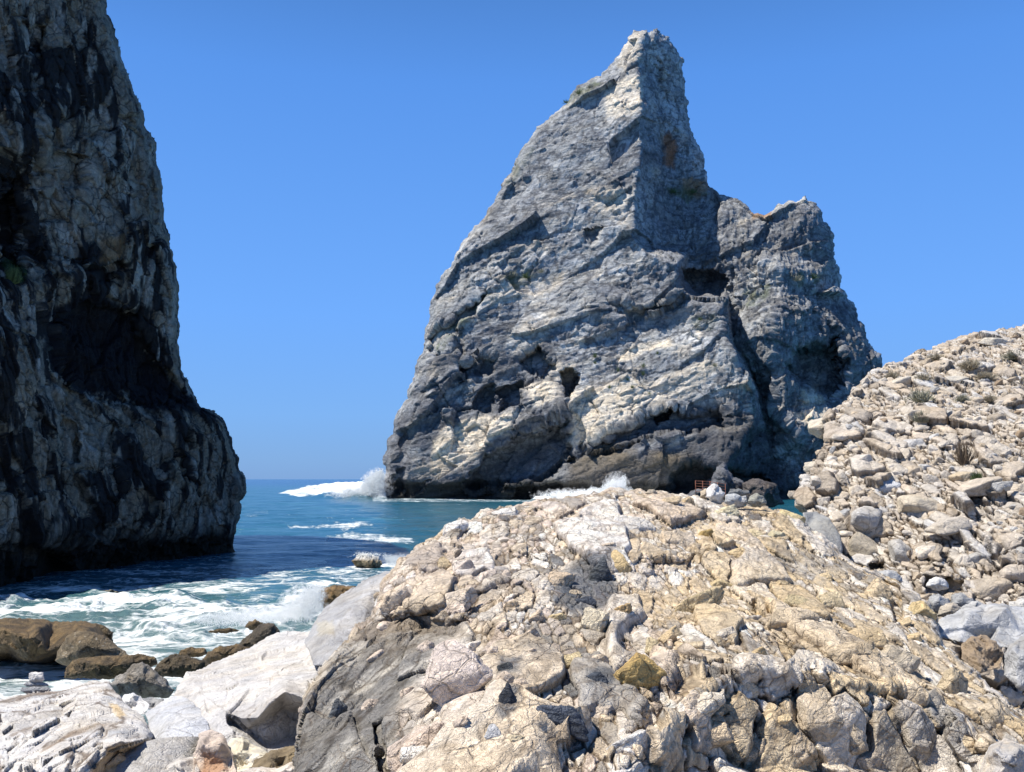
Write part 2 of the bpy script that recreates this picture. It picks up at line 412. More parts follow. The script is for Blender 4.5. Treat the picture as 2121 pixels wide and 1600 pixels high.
st_cre = [[bD(*p) for p in [(1330, 75, 0), (1318, 130, -1), (1330, 230, -4), (1326, 330, -3), (1312, 420, -3), (1310, 480, -5), (1340, 525, -5), (1400, 548, -5), (1410, 600, -4), (1440, 625, -7), (1495, 640, -8)]],
          [bD(*p) for p in [(1495, 640, -8), (1500, 700, -8), (1525, 760, -8), (1555, 800, -5), (1550, 880, -3), (1500, 960, -5), (1470, 1035, -3)]],
          [bD(*p) for p in [(1510, 650, 15), (1520, 720, 15), (1548, 770, 15), (1575, 820, 19), (1590, 880, 20)]],
          [bD(*p) for p in [(1420, 570, 16), (1450, 605, 12), (1505, 600, 13)]],
          [bD(*p) for p in [(1570, 545, 7), (1610, 560, 4), (1690, 560, 8)]]]
st_rec = [  # hollows: polygon, depth (m), edge softness (px), warp
    ([(940, 745), (1000, 735), (1030, 740), (1022, 775), (950, 790)], 4.8, 10, 20), ([(1085, 735), (1120, 728), (1150, 745), (1145, 785), (1110, 790), (1080, 760)], 6.0, 10, 20),
    ([(1160, 770), (1196, 775), (1198, 815), (1180, 842), (1160, 825)], 9.6, 8, 20), ([(985, 815), (1020, 800), (1020, 850), (985, 850)], 4.8, 10, 20), ([(1025, 810), (1080, 790), (1085, 845), (1040, 860)], 6.0, 11, 20),
    ([(1178, 862), (1180, 950), (1140, 985), (1060, 1000), (1000, 1010), (960, 1010), (1000, 960), (1080, 900)], 8.4, 17, 20),
    ([(935, 690), (960, 680), (965, 740), (945, 745)], 3.6, 11, 20), ([(1200, 925), (1300, 880), (1380, 850), (1440, 855), (1500, 840), (1500, 890), (1420, 900), (1330, 915), (1250, 950)], 5.4, 15, 20),
    ([(1340, 850), (1400, 845), (1395, 880), (1350, 885)], 6.0, 11, 20), ([(1205, 480), (1245, 465), (1240, 500), (1215, 502)], 4.8, 8, 20), ([(1395, 985), (1440, 960), (1500, 970), (1590, 990), (1600, 1060), (1380, 1060)], 8.4, 17, 20),
    ([(1645, 730), (1730, 700), (1745, 780), (1715, 820), (1660, 800), (1640, 770)], 15.6, 32, 20), ([(1410, 560), (1450, 560), (1500, 575), (1500, 618), (1440, 618), (1405, 600)], 8.4, 17, 20),
    ([(1530, 590), (1512, 640), (1500, 640), (1505, 600), (1520, 540)], 1.8, 11, 20), ([(800, 1008), (1180, 1012), (1180, 1060), (790, 1060)], 3.6, 20, 20),
    ([(1180, 1000), (1400, 1005), (1400, 1060), (1180, 1060)], 2.4, 20, 20), ([(1560, 760), (1600, 770), (1590, 830), (1560, 830)], 1.2, 15, 20), 
      ([(890, 700), (1010, 600), (1016, 608), (912, 720), (900, 770)], 3.6, 8, 20),
    ([(1250, 620), (1330, 640), (1420, 600), (1400, 640), (1300, 668)], 3.0, 11, 20), 
    ([(820, 960), (835, 900), (850, 905), (838, 960)], 1.8, 10, 20), ([(815, 970), (830, 960), (835, 1020), (812, 1020)], 3.6, 8, 20)]
def st_disp(P, N, X, Y, d, ex):
    lower = sst(540, 700, Y + 60 * fbm(P / 30, 2, 9)) * sst(1600, 1500, X); right = sst(1450, 1530, X) * sst(400, 470, Y); spire = sst(1300, 1360, X) * sst(600, 500, Y)
    w1 = fbm(P / 35, 3, 5)[:, None]; w2 = fbm(P / 12, 3, 6)[:, None]
    A = rot_xz(P, R(21))
    bed = ridged(A * np.array([.018, .04, .26]) + w1 * .9, 5, 11, .62)             # long beds that rise to the right
    lay = ridged(A * np.array([.05, .1, 1.1]) + w1 * 1.5, 4, 12, .6)
    jo = ridged(rot_xz(P, R(-38)) * np.array([.30, .12, .045]) + w1 * .8, 5, 21, .6)      # steep joints of the upper face
    up = ridged(P * np.array([.34, .2, .07]) + w2 * .5, 5, 23, .62)                     # fluted rock of the spire and the second peak
    a, r1, _, e1 = facets(rot_xz(P, R(25)), 17, 31, 3.0, 5.5, 0, .05, .10, (.6, 1, 1.3))
    b, r2, _, e2 = facets(rot_xz(P, R(-35)), 6.5, 32, 1.3, 2.6, .5, .04, .10, (1, 1, .6))
    c, r3, _, e3 = facets(rot_xz(P, R(20)), 2.4, 33, .5, 1.1, .3, .06, .15, (.7, 1, 1.4))
    slab = sst(-.05, .35, fbm(P / np.array([20., 20., 14.]), 3, 77))                      # 1 on broken ground, 0 on smooth slabs
    ex['r1'], ex['r2'], ex['e2'], ex['r3'], ex['slab'], ex['bed'], ex['lay'] = r1, r2, e2, r3, slab, bed, lay
    broken = .18 + .82 * slab
    out = lower * (bed * 1.0 + lay * .20) + (1 - lower) * (1 - np.maximum(right, spire)) * (jo * .8 * broken + .12 * lay) + np.maximum(right, spire) * up * 2.3
    out = out + a * 1.05 + b * .85 * broken + c * (.3 + .8 * broken) + fbm(P / 24, 3, 41) * 2.4 + ridged(P / 2.6, 4, 42) * .26 * broken + right * ridged(P / 8., 5, 44) * 1.1 + fbm(P / .9, 2, 48) * .10
    return out * (.3 + .7 * sst(0, 20, d))
def st_col(P, N, X, Y, d, ex):
    n = fbm(P / 13, 5, 61); n2 = fbm(P / 3.5, 5, 62)
    A = rot_xz(P, R(17)); bands = fbm(A * np.array([.03, .03, .28]), 4, 63)
    c = mix(np.repeat(GREY[None], len(P), 0), LGREY, sst(-.25, .5, n + .4 * n2))
    c = mix(c, DGREY, sst(.15, .6, -n * .5 + bands * 1.0 + .3 * (ex['r2'] - .5)) * .7)
    c = c * (1 + .12 * (ex['lay'] - .2))[:, None] * (1 + .12 * ex['bed'])[:, None]
    c = mix(c, CREAM * .85, sst(.12, .5, fbm(A / np.array([16., 10., 5.]), 5, 64) + .25 * (ex['r2'] - .5)) * .6)
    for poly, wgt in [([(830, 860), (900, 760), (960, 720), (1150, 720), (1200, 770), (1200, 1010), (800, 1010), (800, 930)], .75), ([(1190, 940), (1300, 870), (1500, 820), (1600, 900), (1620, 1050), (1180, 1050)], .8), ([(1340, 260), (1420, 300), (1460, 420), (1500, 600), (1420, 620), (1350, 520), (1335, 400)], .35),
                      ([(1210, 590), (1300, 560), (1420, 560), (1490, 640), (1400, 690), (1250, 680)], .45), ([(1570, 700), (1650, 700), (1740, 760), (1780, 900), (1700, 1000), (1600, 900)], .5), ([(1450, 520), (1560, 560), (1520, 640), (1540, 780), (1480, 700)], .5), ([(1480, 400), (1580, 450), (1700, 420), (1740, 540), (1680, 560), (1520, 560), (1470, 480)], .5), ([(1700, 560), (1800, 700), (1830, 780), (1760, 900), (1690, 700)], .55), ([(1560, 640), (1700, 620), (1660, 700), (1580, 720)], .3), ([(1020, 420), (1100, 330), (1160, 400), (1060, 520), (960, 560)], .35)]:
        c = mix(c, DGREY * 1.05, patch(X, Y, poly, 40, 34, 60, 15) * min(1, wgt * 1.2) * sst(-.8, .3, n2 + bands))  # dark grey rock; right of the ridge, shade is put into the colour too
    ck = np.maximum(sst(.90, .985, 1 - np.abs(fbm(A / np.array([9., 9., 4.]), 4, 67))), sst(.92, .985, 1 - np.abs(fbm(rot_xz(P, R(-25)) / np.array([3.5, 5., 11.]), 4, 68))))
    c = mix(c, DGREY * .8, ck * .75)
    for poly, wgt in [([(885, 935), (930, 880), (1000, 858), (1078, 862), (1060, 890), (1010, 925), (960, 965), (890, 985)], .85), ([(820, 985), (900, 950), (960, 970), (870, 1000)], .4),
                      ([(1182, 830), (1240, 790), (1320, 790), (1350, 830), (1290, 880), (1215, 915), (1185, 925)], .75), ([(1275, 730), (1310, 712), (1390, 700), (1395, 715), (1330, 728), (1280, 752)], 1.0),
                      ([(1255, 190), (1300, 150), (1330, 160), (1330, 215), (1310, 240), (1255, 250)], .75), ([(1438, 688), (1456, 682), (1458, 695), (1442, 700)], .9), ([(1085, 800), (1150, 800), (1160, 830), (1120, 850), (1090, 830)], .8),
                      ([(1290, 70), (1330, 70), (1325, 130), (1280, 140)], .5), ([(1210, 390), (1300, 400), (1310, 480), (1230, 440)], .45), ([(1090, 660), (1160, 650), (1110, 740), (1060, 740)], .35), ([(1145, 755), (1190, 755), (1190, 790), (1150, 790)], .8),
                      ([(1330, 800), (1460, 745), (1500, 760), (1420, 820), (1340, 850)], .55), ([(1040, 590), (1130, 575), (1170, 555), (1160, 600), (1060, 625), (1000, 640)], .5), ([(1640, 860), (1700, 850), (1710, 900), (1650, 885)], .8), ([(1655, 815), (1690, 800), (1700, 840), (1655, 850)], .7)]:
        m = patch(X, Y, poly, 14, 14, 30, 9) * wgt
        c = mix(c, CREAM * (1.22 + .25 * n2[:, None]), m * sst(-1.2, -.1, n2 + .3))
    c = mix(c, rgb(.30, .13, .06), patch(X, Y, [(1372, 285), (1388, 275), (1398, 300), (1396, 345), (1378, 345)], 12, 8, 20, 3) * .85)
    c = mix(c, rgb(.36, .22, .10), patch(X, Y, [(1410, 370), (1440, 365), (1470, 395), (1450, 410), (1420, 400)], 12, 10, 20, 4) * .7)
    c = mix(c, rgb(.33, .19, .09), patch(X, Y, [(1550, 440), (1600, 440), (1600, 462), (1555, 458)], 8, 6, 20, 4) * .7)
    for poly, wgt in [([(1160, 210), (1230, 165), (1250, 175), (1180, 225)], .7), ([(1045, 575), (1080, 555), (1130, 560), (1110, 580), (1060, 595)], .8), ([(1375, 390), (1420, 380), (1450, 410), (1430, 420)], .7),
                      ([(1630, 570), (1700, 560), (1690, 590), (1640, 600)], .7), ([(1540, 600), (1600, 590), (1590, 640), (1550, 640)], .6), ([(1430, 650), (1490, 650), (1480, 690), (1440, 690)], .35), ([(1040, 380), (1100, 300), (1110, 310), (1060, 390)], .4),
                      ([(900, 720), (1015, 602), (1018, 612), (910, 735)], .7)]:
        c = mix(c, GREEN * 1.4, patch(X, Y, poly, 8, 8, 14, 6) * wgt * sst(-.3, .3, n2))
    br = patch(X, Y, [(1175, 955), (1260, 925), (1330, 950), (1400, 935), (1440, 950), (1480, 1000), (1460, 1060), (1165, 1060)], 26, 16, 40, 8)
    c = mix(c, rgb(.17, .135, .085) * (1 + .5 * n2[:, None]), br * .85)
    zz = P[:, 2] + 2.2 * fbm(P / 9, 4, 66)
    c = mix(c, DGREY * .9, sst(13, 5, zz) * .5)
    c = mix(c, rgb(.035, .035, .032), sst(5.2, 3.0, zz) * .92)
    gul = patch(X, Y, [(1500, 850), (1560, 870), (1620, 960), (1620, 1050), (1380, 1050), (1400, 960), (1440, 900)], 40, 20, 40, 18)  # gully coloured as darker rock, which also paints in the recess shade
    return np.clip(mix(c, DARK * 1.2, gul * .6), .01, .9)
M_stack = rock_mat('stack limestone', sc=1.5, chip=.12, crack=.3, crack_sc=1.7, crack_w=.03, bump=.9, var=.38, strat=.4, strat_rot=(0, R(17), 0), crack_col=(.06, .065, .075))
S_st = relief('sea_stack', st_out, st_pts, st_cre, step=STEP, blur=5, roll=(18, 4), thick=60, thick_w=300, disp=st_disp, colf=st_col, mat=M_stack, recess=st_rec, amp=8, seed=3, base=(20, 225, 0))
tag(S_st.obj, 'huge grey pointed sea stack with a lower second peak, standing in the water', 'sea stack')

# ================================================================== THE SHADED STACK ON THE LEFT
def cD(px, py, o=0): return (px, py, 44 + (px - 40) * .0345 + (1160 - py) * .0032 + o)
cl_out = [cD(*p) for p in [(-500, 1420), (-500, 1000), (-300, 700), (-120, 300), (-50, 0), (0, -120), (100, -200), (170, -110), (212, -30), (222, 30), (240, 62), (250, 100), (264, 150), (288, 208), (300, 262), (326, 300), (329, 350), (338, 400), (340, 450), (350, 500), (366, 552), (372, 600),
    (370, 650), (372, 720), (375, 765), (400, 810), (415, 840), (445, 852), (468, 875), (482, 915), (494, 945), (496, 975), (509, 990), (511, 1015), (497, 1040), (500, 1062), (490, 1090), (486, 1140), (492, 1150), (480, 1175), (300, 1210), (150, 1250), (0, 1290)]]
cl_pts = [cD(*p) for p in [(100, 1100, -1.5), (300, 1060, -2), (430, 1000, -1.6), (460, 920, -1), (200, 880, -1), (330, 880, -1.2), (60, 840, -1.2), (430, 870, 0), (350, 820, .8), (250, 800, 1.3), (120, 760, .3), (180, 680, 1.2), (280, 720, 1.0), (330, 690, .3), (300, 600, .0), (200, 560, .3), (60, 600, -.6),
    (230, 500, -.8), (120, 420, .4), (280, 400, .0), (60, 300, -.5), (200, 280, .2), (150, 180, -.7), (60, 150, .8), (200, 80, .0), (100, 40, .4), (-60, 500, 1), (-200, 950, 0), (100, -100, 0), (20, 380, 1.6), (30, 520, 1.8), (140, 1180, 1.0), (330, 1150, .6), (-300, 1100, -1)]]
cl_rec = [([(100, 680), (190, 620), (270, 640), (300, 720), (390, 810), (400, 850), (300, 860), (200, 830), (110, 760)], .9, 22), ([(0, 420), (30, 380), (45, 470), (40, 560), (0, 560)], 1.6, 12), ([(70, 300), (95, 290), (90, 370), (60, 380)], 1.0, 8),
          ([(110, 320), (170, 330), (175, 400), (130, 400)], .9, 8), ([(170, 570), (250, 540), (270, 560), (200, 600)], .8, 10), ([(70, 60), (95, 60), (90, 120), (60, 115)], .8, 8), ([(300, 180), (330, 460), (350, 470), (340, 520), (310, 480)], .5, 8),
          ([(-600, 1130), (200, 1120), (470, 1110), (480, 1300), (-600, 1500)], .9, 20), ([(120, 860), (160, 880), (165, 960), (130, 960)], .7, 8), ([(230, 880), (240, 960), (260, 1040), (230, 1030), (215, 930)], .7, 8), ([(380, 900), (395, 930), (390, 1000), (370, 980)], .7, 8)]
def cl_disp(P, N, X, Y, d, ex):
    w1 = fbm(P / 9, 3, 5)[:, None]; Q = rot_xz(P, R(8))
    a, r1, _, e1 = facets(Q, 4.6, 131, 1.0, 1.9, 0, .06, .10, (1, 1, .5)); b, r2, _, e2 = facets(Q, 1.7, 132, .5, 1.0, .3, .05, .10, (1, 1, .42)); c, r3, _, e3 = facets(P, .7, 133, .18, .38, .12, .08, .12, (1, 1, .5))
    ex['r1'], ex['r2'], ex['r3'], ex['e2'], ex['e3'] = r1, r2, r3, e2, e3
    vert = ridged(P * np.array([.9, .9, .14]) + w1 * .5, 5, 141, .6); led = ridged(P * np.array([.12, .12, .5]) + w1 * .7, 4, 145)
    ex['vert'] = vert
    return (a * .75 + b * .75 + c * 1.1 + vert * .55 + led * .3 + fbm(P / 7, 3, 142) * .8 + ridged(P / .8, 3, 143) * .07) * (.15 + .85 * sst(0, 30, d))
def cl_col(P, N, X, Y, d, ex):
    n = fbm(P / np.array([4.5, 4.5, 6.]), 5, 151); n2 = fbm(P / np.array([1.2, 1.2, 2.]), 5, 152); v = fbm(P * np.array([1.2, 1.2, .22]), 5, 153)
    c = mix(np.repeat(rgb(.42, .38, .30)[None], len(P), 0), rgb(.60, .58, .51), sst(-.2, .6, n2 + .4 * (ex['r2'] - .5)))
    c = mix(c, rgb(.40, .24, .10), sst(.25, .6, fbm(P / 3, 4, 154)) * .6)
    c = mix(c, rgb(.27, .27, .26), sst(.1, .5, fbm(P / 5, 4, 155)) * .6)
    pale_zones = patch(X, Y, [(200, 20), (250, 60), (330, 300), (345, 500), (372, 620), (372, 740), (300, 680), (250, 560), (120, 560), (60, 400), (60, 250), (150, 160)], 60, 30, 80, 71) * .30 + patch(X, Y, [(0, 780), (120, 800), (300, 860), (400, 900), (480, 900), (480, 1000), (380, 1040), (200, 1040), (0, 1060)], 50, 30, 80, 72) * .22  # upper right and lower zones with fewer dark blotches
    dk = sst(-.16, .06, v * 1.0 + n * .8 + .65 * (ex['r2'] - .5) + .45 * (ex['r3'] - .5) - pale_zones)
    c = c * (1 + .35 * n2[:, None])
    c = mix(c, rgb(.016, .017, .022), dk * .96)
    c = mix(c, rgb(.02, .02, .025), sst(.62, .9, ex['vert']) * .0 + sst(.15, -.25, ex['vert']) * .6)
    bl = patch(X, Y, [(100, 650), (150, 610), (240, 610), (285, 680), (290, 740), (360, 790), (400, 830), (430, 860), (330, 870), (230, 820), (170, 800), (110, 760)], 16, 26, 50, 21)  # near-black colour standing in for shade inside the hollow
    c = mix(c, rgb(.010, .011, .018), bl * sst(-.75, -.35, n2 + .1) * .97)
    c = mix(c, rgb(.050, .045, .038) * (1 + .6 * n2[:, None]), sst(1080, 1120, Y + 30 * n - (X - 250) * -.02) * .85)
    c = mix(c, rgb(.025, .028, .018), sst(1.5, .6, P[:, 2] + .5 * n) * .9)
    c = mix(c, rgb(.05, .10, .02), patch(X, Y, [(5, 545), (30, 540), (48, 570), (40, 595), (10, 592)], 8, 8, 12, 3) * .9)
    c = mix(c, rgb(.42, .26, .12), patch(X, Y, [(205, 500), (250, 490), (245, 530), (200, 545)], 10, 8, 20, 3) * .6)
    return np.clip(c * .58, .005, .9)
M_cliff = rock_mat('shaded cliff rock', sc=.45, crack=.7, crack_sc=1.5, crack_w=.04, bump=.8, var=.4, crack_col=(.02, .02, .022))
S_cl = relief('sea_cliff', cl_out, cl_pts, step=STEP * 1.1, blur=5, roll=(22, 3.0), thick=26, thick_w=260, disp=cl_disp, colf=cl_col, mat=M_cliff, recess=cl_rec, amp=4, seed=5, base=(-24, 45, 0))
tag(S_cl.obj, 'towering dark sea stack in shade at the left, blotched with pale patches', 'sea stack')

# ================================================================== WATER
def build_water():
    pys = np.concatenate([np.arange(1760, 1100, -1.6), np.arange(1100, 1000, -.8), np.arange(1000, 993.9, -.3)])
    Dr = np.array([dist_on_plane(p, 0.0) for p in pys]); Dr = Dr[Dr > 0]
    Dr = np.concatenate([Dr, [12000, 20000, 32000, 50000]]); pr = len(Dr)
    az = (np.concatenate([np.arange(-2600, -60, 40), np.arange(-60, 2180, 2.6), np.arange(2180, 4800, 40)]) - CX) / F
    DD, AZ = np.meshgrid(Dr, az, indexing='ij'); X = AZ * DD * (1 / CP) ; Yw = DD
    P = np.stack([X, Yw, 0 * X], -1)
    px, py = topix(P)
    # wave heights
    near = sst(500, 60, DD)
    q = np.stack([X * .9 + .25 * Yw, Yw - .2 * X, 0 * X], -1)
    wv = fbm(q / np.array([9., 5.5, 1]), 3, 301) * .35 + ridged(q / np.array([3.2, 2.0, 1]), 3, 302) * .10 * near + fbm(q / .8, 2, 303) * .05 * sst(120, 30, DD)
    far = fbm(q / np.array([60., 22., 1]), 2, 304) * .5 * sst(4000, 600, DD)
    H = wv * sst(1500, 250, DD) + far * sst(80, 250, DD)
    fo = np.zeros(X.shape)
    def band(poly, wgt, soft=20, warp=18, ws=60, seed=1): return patch(px, py, poly, soft, warp, ws, seed) * wgt
    surf = band([(-200, 1265), (0, 1240), (120, 1245), (260, 1232), (330, 1240), (430, 1262), (520, 1262), (600, 1245), (650, 1215), (700, 1215), (760, 1250), (700, 1330), (560, 1300), (470, 1312), (380, 1320), (240, 1300), (200, 1290), (-200, 1300)], 1.0, 30, 22, 70, 3)
    fo = np.maximum(fo, surf * (.60 + .34 * fbm(P / np.array([3.4, 1.3, 1.]), 4, 311)))
    fo = np.maximum(fo, band([(-200, 1225), (300, 1195), (480, 1180), (700, 1170), (860, 1150), (860, 1230), (640, 1245), (300, 1240), (-200, 1270)], .52, 40, 20, 60, 4))
    fo = np.maximum(fo, band([(200, 1290), (700, 1290), (700, 1480), (200, 1480)], .60, 40, 20, 60, 5))
    fo = np.maximum(fo, band([(-200, 1360), (330, 1380), (330, 1480), (-200, 1520)], .58, 40, 20, 60, 6))
    w_left = band([(575, 1022), (640, 1006), (700, 1000), (760, 1001), (800, 996), (800, 1036), (700, 1034), (620, 1032)], 1.0, 7, 4, 22, 7)
    fo = np.maximum(fo, w_left * (.66 + .30 * sst(640, 780, px) + .3 * fbm(P / np.array([10., 14., 1.]), 3, 312)))
    fo = np.maximum(fo, band([(770, 1030), (1000, 1034), (1200, 1030), (1200, 1042), (900, 1042), (770, 1042)], .5, 4, 3, 20, 8))
    wr = band([(1085, 1030), (1130, 1019), (1330, 1016), (1420, 1022), (1420, 1050), (1150, 1050)], 1.0, 6, 4, 22, 9)
    fo = np.maximum(fo, wr * .85)
    fo = np.maximum(fo, band([(650, 1120), (720, 1100), (800, 1108), (880, 1125), (840, 1134), (760, 1124), (690, 1130)], .64, 22, 12, 25, 10))
    fo = np.maximum(fo, band([(585, 1088), (700, 1085), (740, 1080), (790, 1092), (720, 1100), (600, 1096)], .60, 16, 9, 25, 11))
    fo = np.maximum(fo, band([(660, 1160), (730, 1140), (790, 1150), (870, 1145), (860, 1175), (760, 1185), (690, 1178)], .64, 16, 8, 25, 12))
    fo = np.maximum(fo, band([(500, 1060), (560, 1052), (560, 1075), (505, 1075)], .38, 12, 5, 25, 13))
    fo = np.maximum(fo, .45 * sst(1060, 1180, py)); fo = np.maximum(fo, .30 * sst(1036, 1050, py))
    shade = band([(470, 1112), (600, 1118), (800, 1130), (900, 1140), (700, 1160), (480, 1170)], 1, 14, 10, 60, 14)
    fo = fo * (1 - .35 * shade)  # cliff's shadow band painted into the foam mask: less white there
    H = H + surf * (.10 + .42 * np.maximum(0, fbm(P / np.array([1.6, 1.2, 1.]), 4, 305) + .25)) + w_left * (3.2 * sst(575, 760, px) * sst(996, 1000, py) * np.maximum(0, .55 + fbm(P / 5., 4, 306)))
    H = H + wr * 1.3 * np.maximum(0, .5 + fbm(P / 4., 4, 307))
    P[..., 2] = H
    # colour of the water body
    deep = rgb(.013, .115, .175); teal = rgb(.011, .085, .130); milk = rgb(.105, .175, .185); turq = rgb(.03, .15, .18)
    c = mix(np.repeat(np.repeat(rgb(.008, .060, .15)[None, None], X.shape[0], 0), X.shape[1], 1), teal, sst(1000, 1014, py)[..., None] * np.ones(3))
    nn = fbm(q / np.array([16., 10., 1]), 4, 310)
    c = mix(c, turq, (sst(.05, .6, nn) * sst(1015, 1060, py) * .8)[..., None] * np.ones(3))
    c = mix(c, deep, (sst(.0, .6, -nn) * sst(1010, 1060, py) * .6)[..., None] * np.ones(3))
    c = mix(c, milk, (sst(1150, 1310, py) * .9)[..., None] * np.ones(3))
    c = mix(c, turq * .9, (sst(1180, 1240, py) * sst(1300, 1240, py) * .4)[..., None] * np.ones(3))
    ny, nx = X.shape; idx = np.arange(ny * nx).reshape(ny, nx)
    Q = np.stack([idx[:-1, :-1], idx[:-1, 1:], idx[1:, 1:], idx[1:, :-1]], -1).reshape(-1, 4)
    k = NT('sea water')
    geo = k.n('NewGeometry'); pos = geo.outputs['Position']
    col = k.n('Attribute', attribute_name='Col').outputs['Color']; fa = k.n('Attribute', attribute_name='foam').outputs['Fac']
    mp = k.n('Mapping'); mp.inputs['Scale'].default_value = (.75, 1.1, 1); k.l(pos, mp.inputs['Vector'])
    wn = k.n('TexNoise', i_Scale=.55, i_Detail=4.0); k.l(mp.outputs[0], wn.inputs['Vector'])
    wv2 = k.n('VectorMath', operation='MULTIPLY_ADD'); k.l(wn.outputs['Color'], wv2.inputs[0]); wv2.inputs[1].default_value = (2.6, 2.6, 0); k.l(mp.outputs[0], wv2.inputs[2])
    lace = k.n('TexVoronoi', feature='DISTANCE_TO_EDGE', i_Scale=1.1); k.l(wv2.outputs[0], lace.inputs['Vector'])
    lace2 = k.n('TexVoronoi', feature='DISTANCE_TO_EDGE', i_Scale=3.4); k.l(wv2.outputs[0], lace2.inputs['Vector'])
    n1 = k.n('TexNoise', i_Scale=.42, i_Detail=7.0, i_Roughness=.6); k.l(wv2.outputs[0], n1.inputs['Vector'])
    n2 = k.n('TexNoise', i_Scale=2.6, i_Detail=7.0, i_Roughness=.7); k.l(pos, n2.inputs['Vector'])
    l1 = k.ramp(lace.outputs['Distance'], [(0, 1.0), (.05, .7), (.26, 0.0)]); l2 = k.ramp(lace2.outputs['Distance'], [(0, 1.0), (.08, .6), (.3, 0.0)])
    pat = k.math('ADD', k.math('ADD', k.math('MULTIPLY', l1, .17), k.math('MULTIPLY', l2, .11)), k.math('ADD', k.math('MULTIPLY', n1.outputs[0], .75), k.math('MULTIPLY', n2.outputs[0], .30)))
    s = k.math('ADD', k.math('MULTIPLY', fa, .95), pat)            # about .55 .. 1.6
    fm = k.n('MapRange', interpolation_type='SMOOTHSTEP'); k.l(s, fm.inputs[0]); fm.inputs[1].default_value = 1.08; fm.inputs[2].default_value = 1.36
    fmask = fm.outputs[0]
    k.l(k.mixc(fmask, col, (.86, .9, .9)), k.b.inputs['Base Color'])
    rr = k.math('ADD', k.math('MULTIPLY', fmask, .75), .16); k.l(rr, k.b.inputs['Roughness'])
    k.b.inputs['IOR'].default_value = 1.33; k.b.inputs['Specular IOR Level'].default_value = .35
    b1 = k.n('TexNoise', i_Scale=.9, i_Detail=8.0, i_Roughness=.62); mp2 = k.n('Mapping'); mp2.inputs['Scale'].default_value = (.8, 1.5, 1); k.l(pos, mp2.inputs['Vector']); k.l(mp2.outputs[0], b1.inputs['Vector'])
    b2 = k.n('TexNoise', i_Scale=.12, i_Detail=4.0); k.l(mp2.outputs[0], b2.inputs['Vector'])
    hh = k.math('ADD', k.math('ADD', k.math('MULTIPLY', b1.outputs[0], .55), k.math('MULTIPLY', b2.outputs[0], 3.0)), k.math('MULTIPLY', k.math('MULTIPLY', fmask, n2.outputs[0]), .5))
    bp = k.n('Bump', i_Strength=.55, i_Distance=.8); k.l(hh, bp.inputs['Height']); k.l(bp.outputs[0], k.b.inputs['Normal'])
    me = make_mesh('water', P.reshape(-1, 3), Q, k.m, c.reshape(-1, 3), attrs={'foam': fo.ravel()})
    return tag(link('water', me), kind='structure')
water = build_water()

# ================================================================== FOREGROUND OUTCROP
TAN = rgb(.72, .60, .44); PALE = rgb(.80, .72, .61); PINK = rgb(.76, .63, .52); YEL = rgb(.72, .56, .34); SLATE = rgb(.10, .115, .135); MATRIX = rgb(.16, .115, .075); GREYR = rgb(.30, .285, .26); WHITE = rgb(.82, .79, .74)
oc_out = [(560, 1760, 4.6), (590, 1640, 5.0), (612, 1570, 5.3), (618, 1500, 5.6), (628, 1450, 5.9), (660, 1400, 6.3), (690, 1355, 6.7), (722, 1325, 7.1), (745, 1290, 7.5), (772, 1275, 7.7), (778, 1235, 8.2), (795, 1205, 8.5), (825, 1165, 9.0), (850, 1150, 9.2),
    (872, 1130, 9.5), (905, 1118, 9.8), (925, 1092, 10.2), (950, 1076, 10.5), (976, 1078, 10.6), (990, 1064, 10.9), (1020, 1055, 11.2), (1050, 1050, 11.4), (1100, 1042, 11.8), (1150, 1032, 12.2), (1200, 1026, 12.6), (1230, 1020, 12.8), (1270, 1013, 13.0), (1310, 1015, 13.2),
    (1340, 1022, 13.2), (1400, 1024, 13.2), (1440, 1026, 13.2), (1500, 1044, 13.1), (1560, 1050, 12.9), (1620, 1056, 12.7), (1660, 1072, 12.4), (1680, 1100, 12.0), (1720, 1128, 11.6), (1760, 1160, 11.0), (1800, 1180, 10.5), (1835, 1196, 10.0), (1870, 1215, 9.6),
    (1905, 1240, 9.0), (1935, 1270, 8.5), (1945, 1300, 8.1), (1955, 1335, 7.7), (1990, 1368, 7.2), (2025, 1392, 6.9), (2060, 1430, 6.6), (2090, 1462, 6.4), (2130, 1480, 6.3), (2260, 1540, 6.0), (2300, 1760, 5.0)]
oc_pts = [(700, 1700, 4.4), (1000, 1700, 4.0), (1400, 1700, 4.0), (1800, 1700, 4.7), (2100, 1700, 4.7), (700, 1550, 5.1), (660, 1480, 5.6), (760, 1440, 5.9), (820, 1360, 6.4), (740, 1380, 6.5), (850, 1560, 4.6), (900, 1450, 5.3), (1000, 1380, 5.7), (950, 1330, 6.6), (880, 1300, 7.3), (820, 1250, 7.6), (900, 1250, 7.4),
    (1000, 1240, 7.3), (950, 1170, 8.7), (1050, 1120, 9.5), (1150, 1080, 10.7), (1250, 1060, 11.5), (1350, 1060, 11.6), (1500, 1070, 12.0), (1600, 1090, 11.7), (1100, 1200, 7.9), (1200, 1150, 9.0), (1300, 1160, 8.9), (1420, 1160, 9.2), (1550, 1160, 9.8), (1680, 1180, 9.8), (1780, 1220, 9.2),
    (1200, 1260, 7.2), (1100, 1330, 6.3), (1300, 1290, 7.0), (1450, 1250, 7.7), (1600, 1260, 7.9), (1750, 1290, 7.7), (1860, 1290, 8.0), (1000, 1500, 4.7), (1100, 1450, 5.0), (1200, 1380, 5.7), (1150, 1560, 4.4), (1300, 1520, 4.6), (1280, 1440, 5.2), (1400, 1340, 6.3), (1380, 1400, 5.7),
    (1550, 1330, 6.5), (1700, 1350, 6.5), (1850, 1360, 6.8), (1920, 1370, 7.1), (1960, 1420, 6.6), (2050, 1480, 6.0), (2121, 1520, 5.8)]
